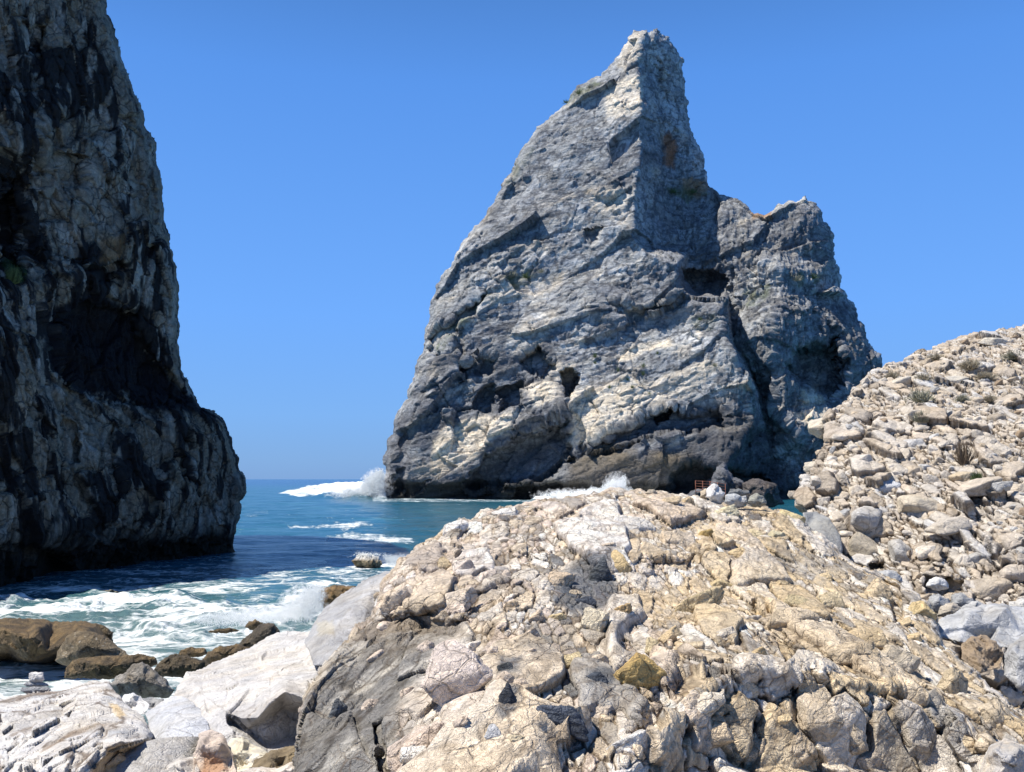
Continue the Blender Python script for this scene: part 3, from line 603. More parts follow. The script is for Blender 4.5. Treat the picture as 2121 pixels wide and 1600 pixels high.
oc_cre = [[(1280, 1600, 4.2), (1340, 1520, 4.5), (1400, 1470, 4.9), (1470, 1420, 5.2), (1530, 1400, 5.5), (1620, 1405, 5.6), (1720, 1420, 5.65), (1830, 1430, 5.8), (1900, 1450, 5.85), (1960, 1490, 5.8), (2010, 1540, 5.6), (2121, 1580, 5.4)],
          [(1400, 1560, 4.7), (1500, 1480, 5.25), (1620, 1470, 5.45), (1750, 1475, 5.5), (1860, 1490, 5.7), (1930, 1530, 5.75), (1990, 1590, 5.6)],
          [(1380, 1640, 4.6), (1500, 1600, 5.0), (1650, 1600, 5.35), (1800, 1600, 5.45), (1900, 1620, 5.5)]]
oc_rec = [([(960, 1240), (990, 1225), (1060, 1205), (1070, 1225), (1010, 1265), (970, 1275)], .25, 10, 8), ([(745, 1300), (860, 1265), (980, 1290), (960, 1310), (850, 1300), (760, 1330)], .18, 16, 10),
          ([(1340, 1155), (1420, 1165), (1450, 1130), (1465, 1140), (1430, 1185), (1350, 1180)], .25, 8, 5), ([(1830, 1200), (1856, 1220), (1870, 1290), (1850, 1290), (1838, 1240)], .35, 7, 4), ([(1270, 1390), (1370, 1360), (1400, 1380), (1370, 1460), (1340, 1500), (1320, 1480), (1360, 1420)], .12, 10, 8),
          ([(1350, 1470), (1380, 1440), (1360, 1500), (1310, 1540), (1300, 1520)], .25, 10, 6), ([(1560, 1260), (1575, 1250), (1580, 1290), (1560, 1290)], .2, 8, 4), ([(1590, 1290), (1640, 1350), (1700, 1370), (1690, 1385), (1620, 1370), (1575, 1310)], .12, 8, 8),
          ([(780, 1500), (800, 1490), (815, 1600), (790, 1600)], .22, 10, 6), ([(1790, 1425), (1870, 1430), (1940, 1465), (1980, 1520), (1950, 1520), (1880, 1465), (1790, 1445)], .16, 14, 8), ([(1630, 1420), (1650, 1400), (1660, 1520), (1640, 1560)], .10, 8, 8), ([(1480, 1500), (1490, 1440), (1500, 1520), (1560, 1600), (1520, 1600)], .10, 8, 8)]
def layered_clasts(P, seed, sizes, probs, ang, stretch=(.80, .28, 1.10), warp=.16, tilt=.46):
    """conglomerate: big clasts here and there, middle-sized between them, small ones in what is left"""
    A = rot_xz(P, ang); H = np.zeros(len(P)); rid = np.zeros((len(P), 3), np.float32); lev = np.zeros(len(P)); done = np.zeros(len(P), bool); edge = np.zeros(len(P))
    for k, (sz, pr) in enumerate(zip(sizes, probs)):
        Q = A / sz * np.array(stretch); Q = Q + warp * np.stack([gnoise(Q * .9 + 5, seed + k), gnoise(Q * .9 + 11, seed + k), gnoise(Q * .9 + 23, seed + k)], -1) + .10 * np.stack([gnoise(Q * 4, seed + k), gnoise(Q * 4 + 11, seed + k), gnoise(Q * 4 + 23, seed + k)], -1)
        F1, F2, (a, b, c), V = worley(Q, seed + k * 7)
        e = F2 - F1
        take = (~done) & (a < pr) & (e > .07 if k < len(sizes) - 1 else True)
        prof = sst(0, .16, e) * .42 + sst(0, .9, e) * .12 + (b - .4) * .18 + ((c - .5) * V[..., 0] + (b - .5) * V[..., 2] + (a - .5) * V[..., 1]) * tilt
        if k == len(sizes) - 1: prof = prof + .02
        H = np.where(take, prof * sz, H); lev = np.where(take, k, lev); edge = np.where(take, e, edge)
        for i, v in enumerate((a / max(pr, 1e-6), b, c)): rid[:, i] = np.where(take, v, rid[:, i])
        done |= take
    return H, rid, lev, edge
def oc_disp(P, N, X, Y, d, ex):
    face = patch(X, Y, [(1330, 1620), (1420, 1460), (1540, 1400), (1850, 1420), (1990, 1500), (2060, 1650), (1300, 1700)], 60, 20, 60, 31)   # the jointed shaded face: bigger blocks
    Ha, ra, la, ea = layered_clasts(P, 401, (.72, .34, .16, .07), (.24, .42, .5, 1.01), R(32))
    Hb, rb, lb, eb = layered_clasts(P, 451, (.44, .26, .14), (.62, .7, 1.01), R(-15), (1, .8, .9), .14)
    left = patch(X, Y, [(560, 1760), (610, 1500), (700, 1330), (780, 1300), (860, 1290), (940, 1300), (900, 1380), (820, 1500), (800, 1700)], 50, 26, 80, 33)    # schist flank at the left
    A = rot_xz(P, R(38)); sch = ridged(A / np.array([.9, 1.4, .10]) + fbm(P / np.array([.7, 2.1, .7]), 3, 35)[:, None] * .6, 5, 36, .65) * .075 + facets(A, .42, 37, .10, .24, .03, .05, .2, (.6, .36, 1.6))[0] * .7
    ex['face'], ex['left'] = face, left
    f = face > .5
    ex['rid'] = np.where(f[:, None], rb, ra); ex['lev'] = np.where(f, lb, la); ex['edge'] = np.where(f, eb, ea)
    H = Ha * .70 * (1 - face) + Hb * .55 * face
    H = H * (1 - left) + sch * left
    back = np.clip(P[:, 1] / 7.0, .8, 1.5)
    micro = ridged(rot_xz(P, R(30)) / np.array([.20, .34, .05]), 5, 38, .6) * .026 + ridged(P / np.array([.06, .18, .06]), 3, 39) * .008
    return (H * 1.0 + micro * back * (1 - .6 * face) + fbm(P / 1.1, 3, 40) * .13 + fbm(P / np.array([.35, 1.1, .35]), 3, 43) * .04) * (.35 + .65 * sst(0, 20, d))
def oc_col(P, N, X, Y, d, ex):
    r = ex['rid']; lev = ex['lev']; face = ex['face']; left = ex['left']; n = fbm(P / .8, 4, 50); n2 = fbm(P / .15, 4, 51)
    warmx = sst(1100, 1700, X)                                  # the right half is yellower, the left pinker and whiter
    pal = [PALE, PINK, TAN, YEL, GREYR]
    c = mix(np.repeat(PALE[None], len(P), 0), mix(np.repeat(PINK[None], len(P), 0), TAN, warmx), sst(.25, .45, r[:, 1]))
    c = mix(c, mix(np.repeat(TAN[None], len(P), 0), YEL, warmx * .8), sst(.6, .7, r[:, 1]) * .85)
    c = mix(c, WHITE, sst(.85, .9, r[:, 2]) * .6)
    c = mix(c, np.repeat(GREYR[None], len(P), 0), (r[:, 0] < .10) * .7)
    c = mix(c, SLATE, ((r[:, 0] > .95) & (lev > 0)) * .8 * (1 - face))
    c = c * (.86 + .28 * r[:, 2][:, None])
    c = mix(c, MATRIX * (1 + .4 * n2[:, None]), (1 - sst(.02, .13, ex['edge'])) * np.where(lev >= 2, .8, .95))
    rl = 1 - np.abs(fbm(rot_xz(P, R(30)) / np.array([.45, .9, .14]), 4, 56)); c = mix(c, MATRIX, sst(.88, .98, rl) * .45)
    mat_zone = sst(.10, .55, n + .2 * n2) * (1 - face)
    c = mix(c, mix(np.repeat((MATRIX * 1.5)[None], len(P), 0), TAN * .8, sst(-.3, .5, n2)), mat_zone * .4 * (lev >= 2))
    for poly, wgt, cc in [([(1130, 1215), (1200, 1160), (1265, 1150), (1270, 1200), (1285, 1230), (1230, 1290), (1150, 1260)], .85, SLATE), ([(1210, 1420), (1270, 1400), (1265, 1440), (1220, 1450)], .8, SLATE), ([(1100, 1300), (1180, 1290), (1210, 1360), (1130, 1380), (1060, 1370)], .5, GREYR * .7),
                          ([(1030, 1390), (1075, 1390), (1080, 1425), (1035, 1425)], .8, SLATE), ([(1600, 1140), (1680, 1150), (1760, 1195), (1700, 1215), (1600, 1180)], .45, GREYR * 1.1), ([(1040, 1480), (1075, 1470), (1070, 1540), (1035, 1540)], .8, SLATE),
                          ([(1560, 1350), (1620, 1360), (1680, 1400), (1650, 1460), (1580, 1420)], .25, rgb(.25, .2, .15)), ([(1840, 1480), (1960, 1480), (2000, 1600), (1860, 1600)], .45, GREYR * .9), ([(1280, 1240), (1500, 1180), (1640, 1200), (1620, 1280), (1420, 1300), (1300, 1290)], .35, YEL * 1.05),
                          ([(780, 1160), (900, 1120), (1000, 1110), (980, 1200), (880, 1250), (790, 1250)], .3, PINK * 1.05), ([(850, 1360), (1000, 1340), (1040, 1450), (1000, 1600), (830, 1600)], .45, PALE * 1.02)]:
        c = mix(c, cc, patch(X, Y, poly, 18, 18, 40, 52) * wgt * sst(-.7, .1, n2 + .25))
    A = rot_xz(P, R(38)); band = fbm(A / np.array([1.2, .8, .14]) + n[:, None] * .5, 4, 53)
    fb = ridged(A / np.array([.5, 1.0, .035]) + n[:, None] * .8, 4, 57, .6); band = band + .25 * fb
    lc = mix(np.repeat(rgb(.23, .218, .20)[None], len(P), 0), rgb(.58, .54, .47), sst(.10, .6, band + .45 * sst(700, 860, X) * sst(1400, 1600, Y)))
    lc = mix(lc, rgb(.09, .095, .105), sst(.1, .5, -band + .5 * n2) * .7); lc = mix(lc, rgb(.06, .05, .04), sst(.90, .985, 1 - np.abs(fbm(A / np.array([.6, 1.2, .12]), 4, 58))) * .7); lc = lc * (1 + .35 * n2[:, None])
    lc = mix(lc, rgb(.42, .36, .28), sst(1400, 1300, Y) * .45)
    c = mix(c, lc, left)
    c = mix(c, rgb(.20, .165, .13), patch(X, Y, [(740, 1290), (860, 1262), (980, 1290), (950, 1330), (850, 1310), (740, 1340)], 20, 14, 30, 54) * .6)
    fc = sst(.25, .6, n) * face; c = mix(c, rgb(.09, .06, .04), (1 - sst(.02, .09, ex['edge'])) * face * .8)
    c = mix(c, rgb(.42, .30, .16), fc * .35)
    return np.clip(c, .02, .86)
M_out = rock_mat('conglomerate', sc=.14, crack=.6, crack_sc=1.3, crack_w=.022, bump=.9, var=.34, crack_col=(.13, .09, .06))
S_oc = relief('rock_outcrop', oc_out, oc_pts, oc_cre, step=STEP * .9, blur=7, roll=(16, .45), thick=3.5, thick_w=160, disp=oc_disp, colf=oc_col, mat=M_out, recess=oc_rec, sy=.7, lean=2.6, amp=5, seed=7, base=(1.0, 7.5, 1.0))
tag(S_oc.obj, 'large cream and tan conglomerate outcrop studded with stones, filling the foreground', 'rock outcrop')

# ================================================================== RUBBLE HILLSIDE AT THE RIGHT
hl_out = [(1735, 1420, 13.0), (1700, 1230, 16), (1690, 1140, 18), (1668, 1085, 21), (1645, 1052, 24), (1655, 1005, 26), (1670, 975, 27), (1695, 945, 28.5), (1708, 905, 30), (1700, 872, 32), (1722, 850, 33), (1758, 822, 35), (1790, 785, 37.5), (1826, 765, 39.5),
    (1880, 740, 42), (1935, 724, 44), (1985, 702, 45), (2040, 692, 46), (2085, 684, 47), (2121, 668, 48), (2300, 590, 52), (2600, 480, 56), (2700, 1500, 10), (2100, 1500, 10.5)]
hl_pts = [(1760, 1160, 18), (1800, 1250, 14.5), (1760, 1050, 21), (1720, 1000, 24), (1780, 960, 25), (1770, 880, 30), (1860, 860, 31), (1850, 1000, 22.5), (1850, 1100, 18.5), (1880, 1190, 14.8), (1960, 1220, 13.2), (1960, 1140, 15.6), (1950, 1040, 20), (1950, 940, 24.5), (1950, 840, 31), (1900, 780, 37), (2000, 760, 38),
    (2060, 860, 29), (2060, 960, 23), (2060, 1060, 18), (2060, 1160, 14.4), (2121, 1230, 12.3), (2121, 1100, 15.5), (2121, 900, 26), (2121, 750, 38), (2300, 1200, 12), (2400, 900, 24), (2500, 700, 40), (1950, 1290, 12.2), (2100, 1290, 11.6), (2300, 1350, 11)]
hl_out = [(a, b, 12 + (d - 12) * .38) for a, b, d in hl_out]; hl_pts = [(a, b, 12 + (d - 12) * .38) for a, b, d in hl_pts]
hl_rec = [([(1915, 1195), (1990, 1200), (2000, 1225), (1960, 1240), (1920, 1225)], 0.50, 10, 6), ([(1985, 1070), (2040, 1068), (2050, 1085), (1990, 1085)], 0.12, 10, 4), ([(2040, 1130), (2100, 1140), (2100, 1165), (2050, 1160)], 0.15, 12, 6), ([(1690, 960), (1710, 950), (1700, 1000), (1670, 1010)], 0.40, 8, 6), ([(1790, 870), (1815, 865), (1810, 890), (1790, 890)], 0.30, 6, 4),
          ([(1975, 905), (2000, 920), (2020, 955), (1990, 955)], 0.25, 8, 6), ([(1960, 1110), (1990, 1130), (1980, 1180), (1940, 1150)], 0.12, 12, 6), ([(1800, 1170), (1835, 1160), (1840, 1185), (1805, 1190)], 0.40, 8, 6)]
def hl_disp(P, N, X, Y, d, ex):
    H, r, l, e = layered_clasts(P, 501, (.46, .27, .16, .09), (.26, .45, .6, 1.01), R(14), (.95, .42, .95), .18, .85)
    ex['rid'], ex['lev'], ex['edge'] = r, l, e
    return (H * 1.35 + fbm(P / np.array([2.5, 4, 2.5]), 4, 502) * .35 + ridged(P / np.array([.3, 1.0, .3]), 4, 503) * .05) * (.45 + .55 * sst(0, 14, d))
def hl_col(P, N, X, Y, d, ex):
    r = ex['rid']; lev = ex['lev']; n = fbm(P / 3, 4, 510); n2 = fbm(P / .6, 4, 511)
    c = mix(np.repeat(rgb(.61, .55, .47)[None], len(P), 0), rgb(.52, .43, .33), sst(.4, .6, r[:, 1]) * .6)
    c = mix(c, rgb(.55, .54, .52), (r[:, 2] > .8) * .7)
    c = mix(c, rgb(.42, .35, .27), (r[:, 0] < .12) * .7)
    c = c * (.85 + .3 * r[:, 2][:, None])
    c = mix(c, rgb(.12, .085, .055), (1 - sst(.03, .20, ex['edge'])) * .9)  # gaps between stones darkened in the colour to add shade
    c = mix(c, rgb(.50, .43, .34), sst(.1, .6, n) * sst(1000, 900, Y) * .4)
    c = mix(c, rgb(.30, .23, .17), patch(X, Y, [(1650, 1050), (1660, 1000), (1700, 940), (1720, 860), (1745, 880), (1730, 960), (1700, 1040)], 20, 12, 30, 5) * .45 * sst(-.3, .4, n2))
    return np.clip(c, .02, .86)
M_hill = rock_mat('rubble', sc=.2, crack=.4, crack_sc=1.2, crack_w=.035, bump=.7, var=.28, crack_col=(.15, .115, .085))
S_hl = relief('hillside', hl_out, hl_pts, step=STEP, blur=6, roll=(12, .6), thick=10, thick_w=240, disp=hl_disp, colf=hl_col, mat=M_hill, recess=hl_rec, sy=.8, lean=2.4, amp=6, seed=9, base=(14, 20, 2))
tag(S_hl.obj, kind='structure')

# ================================================================== THE SHORE'S GROUND
def build_ground():
    xs = np.arange(-30, 40, .14); ys = np.arange(-6, 34, .14); X, Y = np.meshgrid(xs, ys)
    z = 2.95 - np.clip(Y - 2, 0, 8.5) * .105 - np.clip(Y - 10.3, 0, 8) * .55 + sst(2, 8, X) * np.clip(Y - 10.3, 0, 30) * .05 - sst(-4, -12, X) * 1.0
    P = np.stack([X, Y, 0 * X], -1).reshape(-1, 3)
    H, r, l, e = layered_clasts(P, 601, (.8, .4, .2), (.3, .5, 1.01), 0, (1, 1, 1), .3)
    z = z.ravel() + H * 1.2 + fbm(P / 3, 3, 602) * .3
    c = mix(np.repeat(rgb(.55, .51, .46)[None], len(P), 0), rgb(.42, .42, .42), (r[:, 1] > .5) * .7); c = mix(c, rgb(.2, .16, .12), (1 - sst(.03, .2, e)) * .8)
    c = mix(c, rgb(.10, .085, .055), sst(.9, .2, z))
    P[:, 2] = z; ny, nx = X.shape; idx = np.arange(ny * nx).reshape(ny, nx)
    Q = np.stack([idx[:-1, :-1], idx[:-1, 1:], idx[1:, 1:], idx[1:, :-1]], -1).reshape(-1, 4)
    return tag(link('ground', make_mesh('ground', P, Q, M_hill, c)), kind='structure')
build_ground()

# ================================================================== BOULDERS WITH TRACED OUTLINES
def centre_inflate(ol, D, bulge, n=3, ybias=0):
    """inner rings that bring the middle of a boulder nearer than its outline"""
    cx = sum(p[0] for p in ol) / len(ol); cy = sum(p[1] for p in ol) / len(ol); out = []
    for k in range(n):
        t = (k + 1) / (n + .6); s = 1 - t
        out += [(cx + (p[0] - cx) * s, cy + (p[1] - cy) * s + ybias * t, D - bulge * math.sqrt(1 - s * s)) for p in ol[::2]]
    return out + [(cx, cy + ybias, D - bulge)]
def mk_boulder(name, label, ol, D, bulge=None, pts=None, cre=(), col=TAN, col2=None, fs=.5, fa=1.0, mat=None, seed=1, roll=None, thick=None, colf=None, extra=None, cat='boulder', group=None, amp=2.5, step=None, blur=4, wet=None, recess=(), parent=None, warp_strat=None):
    ol3 = [(p[0], p[1], p[2] if len(p) > 2 else D) for p in ol]
    xs = [p[0] for p in ol]; ys = [p[1] for p in ol]; wpx = min(max(xs) - min(xs), max(ys) - min(ys)); m = wpx * D / F
    bulge = m * .45 if bulge is None else bulge
    inner = pts if pts is not None else centre_inflate(ol3, D, bulge)
    st = step or max(.8, min(STEP, wpx / 45))
    def disp(P0, N, X, Y, d, ex):
        P = P0 * np.array([1, .4, 1])
        a, r1, r2, e1 = facets(P, m * fs, seed * 3 + 700, m * .10 * fa, m * .16 * fa, m * .015 * fa, .04, .2, (1, .8, 1))
        b, _, r3, e2 = facets(P, m * fs * .4, seed * 3 + 701, m * .03 * fa, m * .06 * fa, m * .01 * fa, .06, .2, (1, .8, 1))
        ex['r1'], ex['r2'], ex['e1'], ex['e2'], ex['m'] = r1, r3, e1, e2, m
        o = a + b + fbm(P / (m * .35), 5, seed + 60) * m * .05 * (.5 + .5 * fa) + fbm(P / (m * .05), 3, seed + 61) * m * .006
        if warp_strat:
            ang, amp_s, wl = warp_strat; A = rot_xz(P, R(ang)); o = o + ridged(A / np.array([m, m * .6, m * wl]) + fbm(P / m, 3, 4)[:, None] * .4, 4, seed + 62) * m * amp_s
        return o * (.3 + .7 * sst(0, wpx * .12, d))
    def cf(P, N, X, Y, d, ex):
        n = fbm(P / (m * .5), 5, seed + 70); n2 = fbm(P / (m * .12), 5, seed + 71)
        c = mix(np.repeat(np.array(col)[None], len(P), 0), np.array(col2 if col2 is not None else np.array(col) * .75), sst(-.25, .45, n + .35 * n2))
        c = c * (1 + .14 * n2[:, None]) * (.92 + .16 * ex['r2'][:, None])
        if colf: c = colf(c, P, X, Y, n, n2, ex)
        if wet: c = mix(c, np.array(wet[1]), sst(wet[0] + .25, wet[0] - .15, P[:, 2] + .15 * n) * .85)
        return np.clip(c, .01, .88)
    S = relief(name, ol3, inner, cre, step=st, blur=blur, roll=roll or (wpx * .10, m * .10), thick=thick or m * .8, thick_w=wpx * .5, disp=disp, colf=cf, mat=mat or M_bould, amp=amp, seed=seed, recess=recess, parent=parent)
    if parent is None: tag(S.obj, label, cat, group)
    return S
M_bould = rock_mat('pale marble', sc=.20, crack=.4, crack_sc=2.4, crack_w=.010, bump=.75, var=.24, chip=.25, crack_col=(.16, .13, .11))
M_brown = rock_mat('wet brown rock', sc=.30, crack=.3, crack_sc=1.5, bump=.9, var=.5, rough=.62, crack_col=(.03, .025, .015), spec=.4)
M_dark = rock_mat('dark rock', sc=.8, crack=.4, crack_sc=1.2, bump=.8, var=.4, crack_col=(.02, .02, .022))
BR = rgb(.20, .135, .062); BR2 = rgb(.085, .06, .032); WETC = rgb(.03, .024, .014)
def dz(py, z=0.0): return dist_on_plane(py, z)
# wet brown rocks in the surf
mk_boulder('boulder', 'long brown wet boulder at the left edge, biggest in the surf', [(-60, 1380), (-60, 1290), (-10, 1282), (60, 1280), (110, 1288), (150, 1286), (200, 1292), (236, 1310), (232, 1335), (262, 1350), (240, 1372), (120, 1380), (30, 1378)], dz(1372), pts=[(0, 1300, 22.6), (80, 1300, 22.5), (170, 1310, 22.4), (60, 1320, 21.9), (160, 1325, 21.9), (20, 1340, 22.4), (100, 1350, 22.3), (60, 1365, 22.2), (-40, 1330, 22.3)], col=BR, col2=BR2, mat=M_brown, seed=11, wet=(.15, WETC), group='brown wet rocks in the surf', thick=1.6)
mk_boulder('boulder', 'round brown boulder speckled with pale barnacles beside the long wet one', [(114, 1368), (122, 1345), (135, 1322), (160, 1308), (195, 1309), (225, 1322), (248, 1342), (268, 1358), (262, 1372), (200, 1380), (130, 1378)], 20.8, col=rgb(.26, .20, .12), col2=rgb(.15, .11, .06), mat=M_brown, seed=12, fa=.5, wet=(.1, WETC), group='brown wet rocks in the surf',
    colf=lambda c, P, X, Y, n, n2, ex: mix(c, rgb(.5, .46, .38), sst(.3, .5, fbm(P / .07, 3, 5)) * .7))
mk_boulder('boulder', 'flat topped brown boulder with a dark undercut, below the round speckled one', [(133, 1405), (136, 1385), (150, 1368), (190, 1362), (240, 1358), (290, 1355), (322, 1362), (326, 1376), (300, 1392), (262, 1404), (200, 1408)], 19.9, col=BR, col2=BR2, mat=M_brown, seed=13, wet=(.2, WETC), group='brown wet rocks in the surf')
mk_boulder('boulder', 'dark brown wedge boulder between the grey pyramid rock and the white slab', [(318, 1388), (335, 1368), (355, 1356), (390, 1358), (425, 1368), (440, 1380), (430, 1400), (390, 1406), (330, 1404)], 19.4, col=rgb(.13, .095, .05), col2=rgb(.06, .045, .025), mat=M_brown, seed=14, wet=(.2, WETC), group='brown wet rocks in the surf')
mk_boulder('boulder', 'low brown boulder touching the upper edge of the white slab', [(418, 1365), (430, 1350), (455, 1338), (490, 1333), (520, 1340), (510, 1365), (470, 1380), (430, 1382)], 21.0, col=BR, col2=BR2, mat=M_brown, seed=15, wet=(.1, WETC), group='brown wet rocks in the surf')
mk_boulder('boulder', 'pointed dark boulder tilted up above the white slab', [(482, 1345), (498, 1330), (520, 1312), (535, 1295), (555, 1290), (573, 1298), (580, 1312), (560, 1335), (530, 1350), (495, 1356)], 21.6, col=rgb(.085, .07, .05), col2=rgb(.16, .12, .07), mat=M_brown, seed=16, fa=1.3, group='brown wet rocks in the surf')
mk_boulder('boulder', 'small brown rock poking out of the foam behind the pointed boulder', [(506, 1300), (515, 1287), (530, 1283), (545, 1290), (542, 1302), (520, 1306)], 25.0, col=BR, col2=BR2, mat=M_brown, seed=17, wet=(.1, WETC), group='brown wet rocks in the surf')
mk_boulder('boulder', 'low flat brown rock awash beside the dark wedge boulder', [(368, 1358), (376, 1346), (400, 1341), (425, 1344), (430, 1354), (410, 1362), (380, 1364)], 21.5, col=BR * 1.1, col2=BR2, mat=M_brown, seed=18, wet=(.1, WETC), group='brown wet rocks in the surf')
mk_boulder('boulder', 'flat brown rock just breaking the foam left of the small pointed one', [(430, 1309), (450, 1303), (480, 1302), (496, 1306), (480, 1311), (445, 1312)], 24.4, col=BR * .9, col2=BR2, mat=M_brown, seed=19, group='brown wet rocks in the surf')
mk_boulder('boulder', 'grey topped pyramid rock with brown foot in front of the brown boulders', [(228, 1420), (240, 1400), (262, 1392), (278, 1374), (295, 1371), (312, 1382), (330, 1398), (350, 1415), (362, 1428), (350, 1446), (290, 1450), (240, 1440)], 17.2, col=rgb(.34, .31, .27), col2=rgb(.22, .19, .15), mat=M_brown, seed=20, group='brown wet rocks in the surf', wet=(.75, (.15, .105, .055)))
mk_boulder('boulder', 'square brown rock battered by white spray beside the pale grey slab', [(660, 1250), (658, 1228), (672, 1217), (700, 1213), (735, 1214), (760, 1230), (740, 1255), (700, 1262), (672, 1262)], 29, col=rgb(.27, .17, .07), col2=rgb(.12, .085, .04), mat=M_brown, seed=21)
mk_boulder('boulder', 'isolated low brown rock with water pouring off it, out in the channel', [(727, 1162), (738, 1150), (760, 1146), (785, 1152), (792, 1168), (788, 1180), (760, 1182), (735, 1172)], dz(1180) + .5, col=rgb(.42, .34, .22), col2=rgb(.24, .17, .09), mat=M_brown, seed=22, fa=1.6, wet=(.05, (.10, .07, .04)),
    colf=lambda c, P, X, Y, n, n2, ex: mix(c, rgb(.75, .77, .77), sst(1164, 1152, Y + 4 * n2) * .8))
mk_boulder('boulder', 'nearly covered brown rock under the foam line at mid left', [(185, 1230), (205, 1222), (235, 1222), (250, 1228), (230, 1233), (200, 1235)], dz(1232), col=rgb(.25, .23, .17), col2=BR2, mat=M_brown, seed=23)
# pale grey slab behind the outcrop's left flank
mk_boulder('boulder', 'smooth pale grey slab leaning against the left side of the cream outcrop', [(630, 1330, 9.6), (648, 1295, 10.2), (665, 1270, 10.7), (690, 1245, 11.2), (720, 1225, 11.6), (760, 1200, 12.1), (800, 1183, 12.4), (835, 1175, 12.5), (880, 1200, 11.6), (860, 1260, 10.6), (800, 1330, 9.4), (720, 1380, 8.4), (650, 1380, 8.6)], 10.5,
    pts=[(680, 1310, 9.3), (720, 1270, 9.9), (770, 1225, 10.8), (820, 1200, 11.4), (700, 1340, 8.9), (750, 1300, 9.3)], col=rgb(.46, .455, .455), col2=rgb(.36, .355, .355), seed=24, fs=.8, fa=.5, thick=2.5,
    colf=lambda c, P, X, Y, n, n2, ex: mix(mix(c, rgb(.25, .25, .26), patch(X, Y, [(735, 1270), (775, 1255), (770, 1280), (740, 1290)], 8, 6, 12, 3) * .7), rgb(.50, .45, .34), patch(X, Y, [(655, 1290), (690, 1285), (690, 1312), (660, 1315)], 10, 6, 12, 3) * .6))
# big white slab
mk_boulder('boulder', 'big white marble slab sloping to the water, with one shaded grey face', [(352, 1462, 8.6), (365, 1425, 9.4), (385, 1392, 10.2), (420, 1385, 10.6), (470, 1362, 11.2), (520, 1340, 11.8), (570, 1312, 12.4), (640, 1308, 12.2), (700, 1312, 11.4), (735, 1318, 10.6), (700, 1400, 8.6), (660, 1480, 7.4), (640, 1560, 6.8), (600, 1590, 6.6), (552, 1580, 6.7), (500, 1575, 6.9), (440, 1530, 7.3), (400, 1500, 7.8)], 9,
    pts=[(420, 1440, 8.6), (470, 1400, 9.6), (540, 1370, 10.4), (610, 1345, 11.0), (680, 1350, 10.0), (600, 1400, 8.7), (520, 1430, 8.2), (440, 1480, 7.7), (650, 1400, 8.5), (560, 1400, 8.9)],
    cre=[[(470, 1476, 7.55), (500, 1488, 7.35), (535, 1486, 7.2), (560, 1455, 7.2), (590, 1432, 7.25), (640, 1445, 7.2), (680, 1440, 7.5)], [(480, 1492, 7.7), (510, 1515, 7.55), (550, 1545, 7.45), (620, 1525, 7.6), (650, 1520, 7.5)], [(540, 1500, 7.45), (585, 1470, 7.6), (640, 1480, 7.7)],
         [(430, 1475, 7.75), (470, 1500, 7.45), (510, 1540, 7.1), (560, 1570, 6.9)]], col=rgb(.61, .59, .565), col2=rgb(.54, .515, .49), seed=25, fs=.45, fa=.42, blur=2, roll=(10, .12), thick=2.5, recess=[([(575, 1392), (600, 1380), (640, 1362), (636, 1375), (600, 1392), (580, 1400)], .10, 4, 3), ([(638, 1372), (680, 1362), (678, 1368), (645, 1380)], .08, 4, 3)],
    colf=lambda c, P, X, Y, n, n2, ex: mix(mix(c, rgb(.72, .55, .38), sst(.25, .6, fbm(P / .5, 4, 8)) * .4 * (Y < 1500)), rgb(.45, .42, .39), patch(X, Y, [(465, 1475), (560, 1450), (600, 1425), (660, 1440), (650, 1560), (560, 1560), (500, 1520)], 10, 3, 20, 3) * .55))  # greyer patch paints extra shade onto the face turned from the sun
# pale bluish slab at the lower left, and its neighbours
mk_boulder('boulder', 'bluish white angular slab between the banded rock and the big white slab', [(300, 1478, 8.4), (325, 1460, 8.7), (365, 1442, 8.9), (395, 1452, 8.4), (430, 1480, 7.8), (436, 1510, 7.3), (415, 1540, 6.9), (385, 1570, 6.6), (340, 1570, 6.8), (310, 1530, 7.5)], 7.8, pts=[(350, 1480, 7.8), (390, 1490, 7.5), (340, 1530, 7.1), (385, 1530, 7.0)], col=rgb(.56, .57, .595), col2=rgb(.50, .505, .52), seed=26, fs=.6, fa=.4, warp_strat=(30, .02, .15))
mk_boulder('boulder', 'pinkish rock with a rust coloured hollow near the bottom left', [(398, 1610, 5.9), (400, 1560, 6.3), (412, 1520, 6.7), (440, 1512, 6.8), (465, 1525, 6.6), (482, 1560, 6.3), (490, 1600, 6.0), (470, 1640, 5.8)], 6.3, col=rgb(.62, .52, .44), col2=rgb(.50, .42, .36), seed=27, fs=.5, fa=.8,
    colf=lambda c, P, X, Y, n, n2, ex: mix(c, rgb(.42, .23, .12), patch(X, Y, [(420, 1560), (455, 1565), (470, 1590), (440, 1620), (415, 1600)], 12, 8, 16, 3) * .8))
mk_boulder('boulder', 'cream yellow flat stone below the shaded face of the white slab', [(470, 1560, 6.5), (478, 1530, 6.9), (500, 1525, 6.9), (520, 1540, 6.7), (556, 1558, 6.4), (548, 1575, 6.2), (500, 1600, 6.0), (470, 1600, 6.1)], 6.4, col=rgb(.72, .66, .52), col2=rgb(.66, .62, .54), seed=28, fs=.6, fa=.5)
mk_boulder('boulder', 'brown shaded block wedged under the white slab beside the outcrop', [(520, 1590, 6.1), (530, 1568, 6.3), (560, 1555, 6.4), (600, 1545, 6.4), (625, 1545, 6.3), (622, 1575, 6.0), (590, 1590, 5.9), (545, 1604, 5.9)], 6.1, col=rgb(.24, .19, .12), col2=rgb(.16, .125, .08), seed=29, fs=.6, fa=.6)
